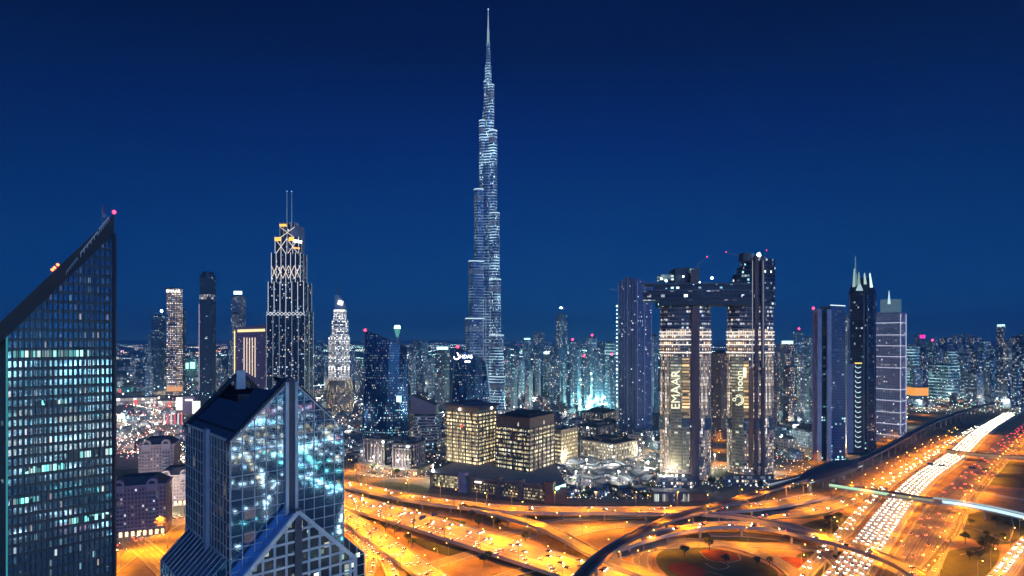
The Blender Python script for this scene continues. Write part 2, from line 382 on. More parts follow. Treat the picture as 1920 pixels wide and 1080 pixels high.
flyover('curved', 'curved flyover arching above the grass and over the wide highway', [(1150, 1028), (1210, 1008), (1277, 993), (1330, 985), (1390, 984), (1450, 990), (1520, 1005), (1590, 1022), (1650, 1042), (1700, 1064), (1745, 1096)], 11, [6, 8, 9, 9.5, 10, 10, 10, 10, 10, 10, 10], 2, skip=((1575, 1668),))
flyover('curved_slip', 'slip flyover joining the curved flyover from behind', [(1200, 960), (1310, 962), (1380, 968), (1450, 979), (1500, 990), (1545, 1003)], 7, [9, 9.5, 9.5, 9.8, 10.2, 10.4], 2, pier=45)
vm = plain('viaduct_dark_deck', (.085, .06, .065), .8)
flyover('rail', 'dark elevated rail viaduct curving across the whole interchange', [(1068, 1120), (1090, 1080), (1126, 1043), (1172, 1013), (1240, 979), (1309, 957), (1378, 937), (1447, 916), (1511, 896), (1560, 884), (1597, 870), (1660, 840), (1727, 803), (1767, 785), (1850, 758), (1940, 738)],
        8, 16, 1, vm, pier=36, cat='viaduct', name='rail_viaduct', deckm=plain('viaduct_concrete', (.24, .19, .18), .8), par=.8, h=1.3, mark=False)
mb = MB(); P = PATHS['rail'][0]
for o in (-3.1, -1.6, 1.6, 3.1): ribbon(mb, P, o-.09, o+.09, .16, 0, .15)
mb.build('rail_track', steel, bpy.data.objects['rail_viaduct'])

def patch(name, uv, z, mat):
    mb = MB(); mb.face([G(u, v, z) for u, v in uv][::-1]); return struct(mb.build(name, mat))
def sm2(uv, n=6):
    P = [Vector((a, b)) for a, b in uv]; out = []; m = len(P)
    for i in range(m):
        a, b, c, d = P[i-1], P[i], P[(i+1) % m], P[(i+2) % m]
        for k in range(n):
            t = k/n; q = .5*((2*b)+(c-a)*t+(2*a-5*b+4*c-d)*t*t+(3*b-a-3*c+d)*t**3); out.append((q.x, q.y))
    return out
def turf(name, c1, c2):
    m = newmat(name); n = N(m); tc = n.add('ShaderNodeTexCoord'); f = n.noise(tc.outputs['Object'], .045, 5, .7); g = n.noise(tc.outputs['Object'], .9, 3, .7)
    n.put(n.ramp(n.m('ADD', n.m('MULTIPLY', f, .6), n.m('MULTIPLY', g, .4)), [(.38, c1), (.62, c2)]), n.b.inputs['Base Color']); n.b.inputs['Roughness'].default_value = 1; return m
grass = turf('lawn', (.035, .05, .018), (.11, .12, .045)); soil = turf('bare_sand', (.20, .13, .07), (.44, .31, .18)); bed = turf('flower_bed', (.16, .035, .02), (.32, .08, .035)); pave = turf('paving', (.13, .11, .095), (.27, .235, .20))
# bare ground of the interchange, then lawns and beds
patch('sand', [(560, 900), (805, 925), (1060, 950), (1300, 950), (1500, 915), (1620, 880), (1990, 740), (2300, 900), (2300, 1200), (560, 1200)], .05, soil)
patch('paving', [(1050, 862), (1300, 862), (1500, 872), (1490, 912), (1300, 948), (1062, 946)], .04, pave)
patch('paving', [(1060, 735), (1158, 735), (1158, 805), (1050, 790)], .04, plain('site_concrete', (.5, .5, .47), .9))
patch('paving', [(218, 740), (345, 745), (345, 880), (218, 880)], .04, turf('mall_paving', (.10, .07, .08), (.30, .22, .24)))
patch('sand', [(150, 975), (215, 960), (340, 960), (380, 1120), (150, 1120)], .05, pave)
for uv in ([(1232, 1040), (1262, 1027), (1310, 1025), (1370, 1034), (1425, 1052), (1460, 1076), (1420, 1095), (1290, 1095), (1240, 1068)], [(1290, 1004), (1330, 998), (1400, 998), (1470, 1007), (1500, 1016), (1400, 1016), (1300, 1010)],
           [(1500, 1038), (1560, 1034), (1590, 1045), (1555, 1090), (1530, 1090), (1495, 1060)], [(1840, 866), (1930, 870), (1960, 915), (1850, 908), (1825, 900)], [(1806, 968), (1880, 955), (1930, 985), (1890, 1020), (1820, 1010), (1800, 990)],
           [(1770, 1035), (1870, 1028), (1850, 1078), (1780, 1095), (1752, 1070)], [(700, 948), (780, 960), (860, 975), (840, 981), (740, 958)], [(770, 1008), (840, 1022), (900, 1040), (860, 1046), (800, 1030)], [(920, 1078), (1000, 1070), (1060, 1085), (980, 1095)],
           [(1530, 975), (1600, 968), (1590, 990), (1545, 1003), (1500, 990)], [(1440, 968), (1560, 958), (1520, 972)], [(700, 905), (760, 905), (800, 915), (790, 925), (720, 912)], [(1110, 962), (1200, 964), (1190, 974), (1120, 976)], [(660, 1040), (675, 1050), (668, 1080), (640, 1080)]):
    patch('lawn', sm2(uv), .14, grass)
for uv in ([(1254, 1062), (1270, 1055), (1300, 1058), (1325, 1072), (1300, 1085), (1262, 1072)], [(1315, 1032), (1340, 1031), (1378, 1038), (1385, 1050), (1350, 1052), (1325, 1044)], [(1455, 1048), (1475, 1044), (1510, 1050), (1525, 1062), (1490, 1068), (1462, 1060)], [(1775, 950), (1800, 940), (1800, 960), (1780, 970)], [(1505, 1050), (1530, 1046), (1545, 1058), (1520, 1066)]):
    patch('flower_bed', sm2(uv), .2, bed)
for uv in ([(1312, 1034), (1326, 1048), (1356, 1055), (1388, 1050), (1384, 1040)], [(1322, 1056), (1345, 1068), (1368, 1062), (1350, 1052)], [(1326, 1072), (1352, 1078), (1372, 1095)], [(1450, 1046), (1475, 1042), (1520, 1050), (1532, 1066), (1490, 1072), (1460, 1062)],
           [(1795, 985), (1830, 992), (1870, 1008), (1890, 1015), (1900, 990), (1895, 965)], [(1800, 1040), (1840, 1030), (1860, 1012)], [(1560, 975), (1590, 1002)], [(1850, 895), (1890, 885), (1930, 888)], [(1540, 1030), (1548, 1050), (1540, 1090)]):
    mb = MB(); ribbon(mb, path(uv, .26), -.45, .45); struct(mb.build('footpath', kerb))
# ================================================================== HERO BUILDINGS
def beacon(par, loc, r=.8, mat=None, name='beacon'):
    mb = MB(); mb.ball(loc, r); return mb.build(name, mat or redlamp, par)
# ---- tall glass tower with sloping top, left edge
def slope_tower():
    C = Vector((X(214, 230), 230)); r = C.normalized(); p = Vector((r.y, -r.x)); d = (-p*.985+r*-.17).normalized()
    L = Vector(onray(C, d, 13)); L2 = Vector(onray(C, d, -90)); bk = r*34
    t = thing('glass_tower', 'tall glass office tower with steeply sloping top at the left edge', 'skyscraper', (C.x, C.y, 0))
    zc, zl, z2 = Zv(402, C.y), Zv(588, L.y), Zv(690, L2.y)
    fm = facade('tower_curtain_wall', (.06, .11, .17), (.34, .60, .85), 1.45, 3.5, .5, .66, .24, ((.2, .45, .6), (.3, .7, .75), (.45, .6, .7), (.6, .75, .8), (.8, .65, .5)), .36, 12, .05, .03, .85, 3, .3, zfade=(70, 205, 1.3, .5))  # glowing cells also stand in for city lights mirrored in the glass
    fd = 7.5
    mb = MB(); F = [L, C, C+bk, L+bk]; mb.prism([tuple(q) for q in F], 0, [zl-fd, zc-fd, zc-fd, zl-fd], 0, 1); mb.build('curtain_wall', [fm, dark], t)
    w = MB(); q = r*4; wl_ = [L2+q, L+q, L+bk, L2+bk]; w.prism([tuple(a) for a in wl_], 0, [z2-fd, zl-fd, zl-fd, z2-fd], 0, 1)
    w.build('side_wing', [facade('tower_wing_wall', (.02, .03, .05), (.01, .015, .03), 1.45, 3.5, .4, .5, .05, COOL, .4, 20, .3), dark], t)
    o = r*.6; mb = MB(); F = [L2-o, C-o, C+bk, L2+bk]; z = [z2, zc, zc, z2]
    for i in range(4):
        j = (i+1) % 4; mb.face([(*F[i], z[i]-fd), (*F[j], z[j]-fd), (*F[j], z[j]), (*F[i], z[i])])
    mb.face([(*a, b) for a, b in zip(F, z)]); mb.face([(*a, b-fd) for a, b in zip(F, z)][::-1]); mb.build('sloping_roof', plain('tower_roof_cladding', (.012, .016, .026), .6, .0), t)
    # corner frames
    mb = MB(); mb.bar((*(C-o*.5), 0), (*(C-o*.5), zc-fd), 1.1); mb.build('corner_frame', dark, t)
    mb = MB(); mb.bar((*(L-o*.6), 0), (*(L-o*.6), zl-fd), .35); mb.build('corner_light_strip', glow('corner_cyan', (.1, .75, .8), .35), t)
    # spandrel ledges give the wall real relief
    z0 = 88.0; sm_ = plain('spandrel', (.05, .06, .085), .4, .4)
    while z0 < zc-12:
        a = 0 if z0 < zl-fd else (z0-(zl-fd))/(zc-zl); A = L+(C-L)*min(1, a+.02)
        mb = MB(); mb.bar((*(A-r*.12), z0), (*(C-r*.12), z0), .3, .55); z0 += 3.5; mb.build('spandrel_ledge', sm_, t)
    n = 20
    for i in range(1, n):
        A = L+(C-L)*i/n; zt = zl+(zc-zl)*i/n-fd; mb = MB(); mb.bar((*(A-r*.14), 55), (*(A-r*.14), zt), .22); mb.build('mullion', plain('mullion_dark', (.05, .065, .09), .35, .5), t)
    lit = facade('teal_reflection_glow', (.05, .1, .12), (.05, .1, .12), 1.45, 3.5, .8, .8, .8, ((.15, .8, .78), (.5, 1, .95), (.3, .9, .85), (.8, 1, .95)), 1.5, 7, .2, .1, seed=7)  # teal glow that paints reflected city lights onto the wall
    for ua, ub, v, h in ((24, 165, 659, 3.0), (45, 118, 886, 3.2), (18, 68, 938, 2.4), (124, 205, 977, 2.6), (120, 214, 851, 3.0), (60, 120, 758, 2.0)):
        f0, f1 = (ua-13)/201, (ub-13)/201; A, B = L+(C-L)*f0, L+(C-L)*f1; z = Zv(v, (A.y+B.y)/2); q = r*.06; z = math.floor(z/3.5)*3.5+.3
        mb = MB(); mb.face([(*(A-q), z), (*(B-q), z), (*(B-q), z+h), (*(A-q), z+h)], [(ua*.2, z), (ub*.2, z), (ub*.2, z+h), (ua*.2, z+h)]); mb.build('painted_reflection', lit, t)
    # roof gantry rails, mast and beacons
    for a, b, h in ((.38, .52, 1.0), (.56, .78, 1.3), (.80, .93, 1.5)):
        A = L2+(C-L2)*(.475+.525*a); B = L2+(C-L2)*(.475+.525*b); za, zb = zl+(zc-zl)*a, zl+(zc-zl)*b
        mb = MB(); mb.bar((*(A-o), za+h), (*(B-o), zb+h), .35)
        for k in range(6):
            q = A+(B-A)*k/5; zz = za+(zb-za)*k/5; mb.bar((*(q-o), zz-.3), (*(q-o), zz+h), .16)
        mb.build('maintenance_rail', white if a > .5 else steel, t)
    A = L+(C-L)*.88; mb = MB(); mb.bar((*A, zl+(zc-zl)*.88-1), (*A, zl+(zc-zl)*.88+8), .3); mb.bar((*A, zl+(zc-zl)*.88+3), (*(A+(C-L)*.03), zl+(zc-zl)*.91+3), 1.2); mb.build('mast', steel, t)
    beacon(t, (*(C-o), zc+.8), .75)
    for k in (.40, .42, .45): A = L+(C-L)*k; beacon(t, (*(A-o), zl+(zc-zl)*k+.6), .55, glow('red_orange_beacon', (1, .12, .03), 9))
slope_tower()
# ---- gabled lattice tower (near front)
def gable_tower():
    pk = Vector((-80.7, 214)); e = Vector((.7328, .6805)); b = Vector((-.6805, .7328)); hw = 20.9; Lr = 54.6; ze, zp = 130.0, 150.3
    t = thing('gabled_office_tower', 'dark glass office tower with white lattice grid and twin gabled roof in the foreground', 'office tower', (pk.x, pk.y, 0))
    pt = lambda s, k, z: (pk.x+e.x*s+b.x*k, pk.y+e.y*s+b.y*k, z)
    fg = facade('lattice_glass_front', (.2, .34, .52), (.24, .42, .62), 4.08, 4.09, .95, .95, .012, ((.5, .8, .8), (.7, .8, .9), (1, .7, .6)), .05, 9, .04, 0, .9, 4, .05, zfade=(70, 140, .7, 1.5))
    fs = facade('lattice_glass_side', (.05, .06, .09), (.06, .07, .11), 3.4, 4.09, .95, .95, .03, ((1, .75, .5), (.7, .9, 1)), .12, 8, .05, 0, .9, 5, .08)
    gl = dict(front=fg, side=fs)
    def ftop(s): return ze+(zp-ze)*(1-abs(s)/hw)
    # front wall: left and right glass fields, and the other three walls
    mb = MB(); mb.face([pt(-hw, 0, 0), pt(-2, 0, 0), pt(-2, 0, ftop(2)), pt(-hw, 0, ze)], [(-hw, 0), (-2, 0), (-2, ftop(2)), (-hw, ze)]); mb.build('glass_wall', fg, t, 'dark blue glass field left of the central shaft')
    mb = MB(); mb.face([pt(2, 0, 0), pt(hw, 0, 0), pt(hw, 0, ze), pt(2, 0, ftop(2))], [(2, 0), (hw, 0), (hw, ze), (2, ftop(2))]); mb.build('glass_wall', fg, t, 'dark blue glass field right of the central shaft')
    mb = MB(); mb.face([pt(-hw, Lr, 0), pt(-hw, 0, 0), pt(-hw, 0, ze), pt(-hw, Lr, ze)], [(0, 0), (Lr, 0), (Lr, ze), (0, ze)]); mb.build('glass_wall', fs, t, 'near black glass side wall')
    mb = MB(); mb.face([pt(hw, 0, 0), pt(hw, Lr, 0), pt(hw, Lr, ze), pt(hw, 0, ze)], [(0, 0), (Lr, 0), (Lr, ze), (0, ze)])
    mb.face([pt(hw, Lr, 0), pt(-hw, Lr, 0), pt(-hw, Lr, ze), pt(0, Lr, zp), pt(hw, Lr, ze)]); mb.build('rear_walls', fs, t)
    # central shaft of the front, with recessed dark strip
    mb = MB(); c0 = pt(0, -.9, 0); rot = math.atan2(e.y, e.x)
    for s in (-1.7, 1.7): mb.box((*pt(s, -.5, 0)[:2], 76), (1.1, 1.6, 146.5), rot)
    mb.build('shaft_frame', plain('lattice_paint', (.62, .60, .60), .5), t)
    mb = MB(); mb.box((*pt(0, -.2, 0)[:2], 76), (2.3, 1.0, 148), rot); mb.box((*pt(0, .9, 0)[:2], 149.2), (3.2, 2.2, 2.5), rot); mb.build('central_shaft', plain('shaft_dark', (.06, .07, .10), .5), t)
    lat = plain('lattice_paint', (.62, .60, .60), .5); latd = plain('lattice_side_paint', (.50, .50, .54), .5)
    # front lattice
    mb = MB(); fh = 4.09; cols = [-hw+.2, -16.9, -12.8, -8.8, -5.0]; cols = cols+[-c for c in cols]
    for s in cols: mb.bar(pt(s, -.15, 40), pt(s, -.15, ftop(s)-.5), .24, .26, up=(b.x, b.y, 0))
    z = ze; k = 0
    while z > 40: mb.bar(pt(-hw, -.14, z), pt(-2.2, -.14, z), .22, .25); mb.bar(pt(2.2, -.14, z), pt(hw, -.14, z), .22, .25); z -= fh
    for i in range(1, 5):
        z = ze+i*fh; s = hw*(1-(z-ze)/(zp-ze))
        if s > 3: mb.bar(pt(-s, -.14, z), pt(-2.2, -.14, z), .22, .25); mb.bar(pt(2.2, -.14, z), pt(s, -.14, z), .22, .25)
    mb.build('front_lattice', lat, t)
    # side lattice, in two bays with a broad pier between
    mb = MB(); n = 16
    for i in range(n+1):
        k = i*Lr/n
        if abs(k-25) > 2.0: mb.bar(pt(-hw-.14, k, 40), pt(-hw-.14, k, ze), .2, .2)
    z = ze
    while z > 40: mb.bar(pt(-hw-.14, 0, z), pt(-hw-.14, Lr, z), .2, .24); z -= fh
    mb.build('side_lattice', latd, t)
    mb = MB(); mb.box((*pt(-hw-.5, 24.8, 0)[:2], 66), (3.4, 1.4, 131), math.atan2(b.y, b.x)); mb.build('side_pier', plain('pier_blue_grey', (.36, .38, .45), .5), t)
    # roof: two slopes with a sunken well near the back, edge fascias
    rm = plain('roof_sheet_metal', (.10, .14, .22), .38, .8)
    mb = MB()
    def rp_(s, k, dz=0): return pt(s, k, ze+(zp-ze)*(1-abs(s)/hw)+dz)
    for a, c, k0, k1 in ((-hw, -4.5, 3, 22), (-hw, -10, 22, 50), (-4.5, 0, 3, 8)):
        mb.face([rp_(a, k1), rp_(a, k0), rp_(c, k0), rp_(c, k1)])
    mb.face([rp_(hw, 0), rp_(hw, Lr), rp_(8, Lr), rp_(8, 0)]); mb.face([rp_(8, 0), rp_(8, 18), rp_(0, 18), rp_(0, 0)])
    mb.build('roof_slope', rm, t)
    mb = MB(); z = ze+3; mb.face([pt(-hw+2, Lr-3, z), pt(-hw+2, 2, z), pt(hw-2, 2, z), pt(hw-2, Lr-3, z)])
    mb.face([rp_(-4.5, 22), rp_(-4.5, 3), pt(-4.5, 3, z), pt(-4.5, 22, z)]); mb.face([rp_(-4.5, 22), pt(-4.5, 22, z), pt(-10, 22, z), rp_(-10, 22)])
    mb.face([rp_(-10, 50), rp_(-10, 22), pt(-10, 22, z), pt(-10, 50, z)]); mb.face([rp_(8, 18), rp_(8, Lr), pt(8, Lr, z), pt(8, 18, z)])
    mb.build('roof_well', plain('well_dark', (.03, .03, .035), .8), t)
    mb = MB(); mb.box((*pt(-3, 30, 0)[:2], ze+8), (7, 14, 9), rot); mb.box((*pt(2, 42, 0)[:2], ze+6), (9, 6, 7), rot); mb.build('roof_plant', plain('plant_grey', (.08, .08, .10), .7), t)
    for k in (0.0, Lr-1.2):
        for sg in (-1, 1):
            mb = MB(); mb.bar(rp_(sg*(hw+.6), k+1.2, -.2), rp_(sg*.4, k+1.2, .5), 2.8 if sg < 0 else 1.6, 1.1, up=(0, 0, 1)); mb.build('gable_fascia', plain('fascia_dark', (.03, .035, .055), .4, .3), t)
    mb = MB(); mb.bar(pt(-hw, 0, ze), pt(-hw, Lr, ze), .5, .7); mb.build('eaves_rail', lat, t)
    for sg in (-1, 1):
        mb = MB(); mb.bar(rp_(sg*hw, -.25, -.4), rp_(sg*2.2, -.25, -.4), .45, .5); mb.build('verge_rail', lat, t)
    # small shaft head on the back gable
    mb = MB(); mb.box((*pt(0, Lr-.5, 0)[:2], zp-3), (3.6, 2.4, 8), rot); mb.build('shaft_frame', lat, t)
    # lower gabled annex standing in front
    a0, aw, az, ap = -6.0, 22.3, 81.0, 103.3
    ag = facade('annex_glass', (.03, .04, .06), (.02, .03, .045), 2.0, 2.04, .88, .88, .16, ((.65, 1, .75), (.9, 1, .85), (1, .9, .7)), .8, 9, .12, 0, 0, 8, .2)
    mb = MB(); mb.face([pt(-aw, a0, 0), pt(aw, a0, 0), pt(aw, a0, az), pt(0, a0, ap), pt(-aw, a0, az)], [(-aw, 0), (aw, 0), (aw, az), (0, ap), (-aw, az)]); o = mb.build('annex_glass', ag, t)
    mb = MB()
    for sg in (-1, 1): F = [pt(sg*aw, a0, az), pt(0, a0, ap), pt(0, 0, ap), pt(sg*aw, 0, az)]; mb.face(F if sg > 0 else F[::-1])
    mb.face([pt(aw, a0, 0), pt(aw, 0, 0), pt(aw, 0, az), pt(aw, a0, az)]); mb.face([pt(-aw, 0, 0), pt(-aw, a0, 0), pt(-aw, a0, az), pt(-aw, 0, az)]); mb.build('annex_roof', rm, t)
    lw_ = plain('annex_lattice_paint', (.70, .68, .66), .55); mb = MB()
    s = -20.4
    while s < aw:
        zt = az+(ap-az)*(1-abs(s)/aw)
        if abs(s) > 1.2: mb.bar(pt(s, a0-.3, 40), pt(s, a0-.3, zt-.6), .75, .5)
        s += 4.08
    z = 101
    while z > 40:
        q = aw if z <= az else aw*(1-(z-az)/(ap-az)); mb.bar(pt(-q, a0-.3, z), pt(q, a0-.3, z), .6, .75); z -= 4.09
    mb.build('annex_lattice', lw_, t)
    for sg in (-1, 1):
        mb = MB(); mb.bar(pt(sg*aw, a0-.5, az), pt(0, a0-.5, ap), 1.1, 1.4); mb.bar(pt(sg*aw, a0-.5, 40), pt(sg*aw, a0-.5, az), 1.1, 1.1); mb.build('annex_frame', lw_ if sg > 0 else lw_, t)
    mb = MB(); mb.box((*pt(0, a0-.2, 0)[:2], 52), (2.6, 1.4, 104.5), rot); mb.build('central_shaft', plain('shaft_dark', (.06, .07, .10), .5), t)
    # lean-to wings against both side walls
    for sg in (-1, 1):
        q = 9.8; zt, zl = 88.3, 78.5; k0, k1 = (4, Lr-4) if sg < 0 else (2, Lr-4)
        mb = MB(); F = [pt(sg*hw, k0, zt), pt(sg*(hw+q), k0, zl), pt(sg*(hw+q), k1, zl), pt(sg*hw, k1, zt)]; mb.face(F if sg > 0 else F[::-1])
        lit = sg > 0
        o = mb.build('glazed_lean_to_roof', facade('lit_glass_roof', (.05, .06, .07), (.1, .12, .12), 2, 2, .85, .85, .55, ((.7, 1, .75), (.95, 1, .85)), 1.1, 8, .2) if lit else rm, t)
        mb = MB()
        A = [pt(sg*(hw+q), k0, 0), pt(sg*(hw+q), k1, 0), pt(sg*(hw+q), k1, zl), pt(sg*(hw+q), k0, zl)]; L_ = k1-k0
        mb.face(A if sg > 0 else A[::-1], [(0, 0), (L_, 0), (L_, zl), (0, zl)] if sg > 0 else [(0, zl), (L_, zl), (L_, 0), (0, 0)])
        B = [pt(sg*hw, k0, 0), pt(sg*(hw+q), k0, 0), pt(sg*(hw+q), k0, zl), pt(sg*hw, k0, zt)]; mb.face(B if sg > 0 else B[::-1], [(0, 0), (q, 0), (q, zl), (0, zt)] if sg > 0 else [(0, zt), (q, zl), (q, 0), (0, 0)])
        mb.build('lean_to_glass', ag if sg > 0 else facade('teal_lit_glass', (.02, .05, .08), (.02, .07, .10), 2.4, 2.04, .9, .9, .5, ((.2, .65, .8), (.6, 1, .9), (.1, .45, .65)), .5, 10, .1), t)
        mb = MB()
        for i in range(13):
            k = k0+L_*i/12; mb.bar(pt(sg*hw, k, zt+.15), pt(sg*(hw+q), k, zl+.15), .22, .25); mb.bar(pt(sg*(hw+q+.15), k, 45), pt(sg*(hw+q+.15), k, zl), .25)
        for z in (zl, zl-4.09, zl-8.2, zl-12.3, zl-16.4, zl-20.5): mb.bar(pt(sg*(hw+q+.15), k0, z), pt(sg*(hw+q+.15), k1, z), .25); mb.bar(pt(sg*hw, k0-.1, z), pt(sg*(hw+q), k0-.1, z), .25)
        for i in range(4): s_ = hw+q*i/3; mb.bar(pt(sg*s_, k0-.1, 45), pt(sg*s_, k0-.1, zt-(s_-hw)), .25)
        mb.build('lean_to_lattice', latd if sg < 0 else lw_, t)
gable_tower()
# ---- the supertall spire tower
def supertall():
    D = 1169; cx = X(915, D); k = D/FP
    t = thing('spire_skyscraper', 'supertall stepped spire tower ringed with white floor lights, the tallest building', 'skyscraper', (cx, D+10, 0))
    C = Vector((cx, D+10))
    def bm(i, e, p): return facade('floodlit_fins_%s' % i, (.06, .14, .30), (.03, .07, .16), 1.9, 4.4, .6, .55, p*1.8, ((.6, .85, 1), (.85, .95, 1), (.4, .7, 1), (.5, .9, 1)), e*1.5, 34, .2, .03, .3, 20, .4, line=(5.6, 1.7, (.55, .86, 1), e))
    mats = [bm('low', .85, .16), bm('mid', .35, .14), bm('high', 1.0, .10), bm('left', .28, .16)]
    ledge = glow('ledge_light', (.65, .9, 1), 1.1); mech = facade('louvre_band', (.3, .33, .38), (.2, .22, .26), 1.2, 20, .5, .9, 1, ((.6, .68, .8), (.5, .6, .75)), .22, 40)
    def wing(ang, L, hw, z0, z1, mat, led=True, nm='wing_tier'):
        d = Vector((math.cos(R(ang)), math.sin(R(ang)))); n = Vector((-d.y, d.x)); poly = [C-d*2-n*hw, C+d*(L-hw)-n*hw]
        for i in range(1, 8): a = math.pi*(i/8-.5); poly.append(C+d*(L-hw)+d*math.cos(a)*hw+n*math.sin(a)*hw)
        poly += [C+d*(L-hw)+n*hw, C-d*2+n*hw]
        mb = MB(); mb.prism([tuple(q) for q in poly], z0, z1, 0, 1, u0=ang); o = mb.build(nm, [mat, dark], t)
        if led: m2 = MB(); m2.prism([tuple(C+(q-C)*1.012) for q in poly], z1-1.3, z1+.6, 0, 1); m2.build('ledge_light', [ledge, dark], o)
        m3 = MB(); zz = z1-16
        if z1 > 60: m3.prism([tuple(C+(q-C)*1.006) for q in poly], zz-9, zz, 0, 1); m3.build('louvre_band', [mech, dark], o)
    z = lambda v: Zv(v, D)
    for L, v, hw in ((47, 597, 11.0), (40.5, 490, 10.2), (29.5, 355, 9.0), (19, 225, 7.2), (9.5, 150, 4.2)): wing(200, L, hw, 0, z(v), mats[3] if v > 300 else mats[2])
    for L, v, hw in ((41, 705, 11.2), (37, 628, 10.8), (30, 524, 10.4), (26.5, 400, 9.8), (21, 245, 8.4), (14, 158, 5.6)): wing(-38, L, hw, 0, z(v), mats[0] if v > 380 else mats[2])
    for L, v, hw in ((40, 660, 10), (32, 440, 9), (22, 280, 7)): wing(80, L, hw, 0, z(v), mats[1])
    mb = MB(); mb.cyl(C, 17, 15.2, 0, z(310), 12); mb.build('core', [mats[1], dark], t)
    mb = MB(); mb.cyl(C, 12.5, 11, z(310), z(205), 12); mb.build('core', [mats[2], dark], t)
    mb = MB(); mb.cyl(C, 7.6, 6.4, z(205), z(120), 12); mb.build('core', [mats[2], dark], t)
    mb = MB(); mb.cyl(C, 5, 3.6, z(120), z(78), 10); mb.build('pinnacle', [mats[2], dark], t)
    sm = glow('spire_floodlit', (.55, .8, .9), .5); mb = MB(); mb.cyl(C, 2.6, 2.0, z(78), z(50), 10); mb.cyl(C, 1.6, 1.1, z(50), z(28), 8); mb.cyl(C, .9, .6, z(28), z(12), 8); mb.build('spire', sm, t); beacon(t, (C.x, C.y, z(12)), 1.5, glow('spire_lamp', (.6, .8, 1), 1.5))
    for a in (203, -40, 262): # vertical light fins between the wings
        d = Vector((math.cos(R(a)), math.sin(R(a))))
    for s in (-9, -4, 5): mb = MB(); mb.bar((C.x+s, C.y-17.2, 60), (C.x+s, C.y-17.2, z(560)), .7); mb.build('light_fin', ledf, t)
    mb = MB(); mb.cyl((C.x+2, C.y-2), 56, 54, 0, 14, 20); mb.cyl((C.x+20, C.y-30), 26, 24, 0, 24, 16); mb.build('podium', [facade('spire_podium_wall', (.2, .2, .22), (.1, .1, .12), 4, 5, .7, .6, .7, ((1, .9, .75), (.8, .9, 1)), .8, 25), roofm], t)
supertall()
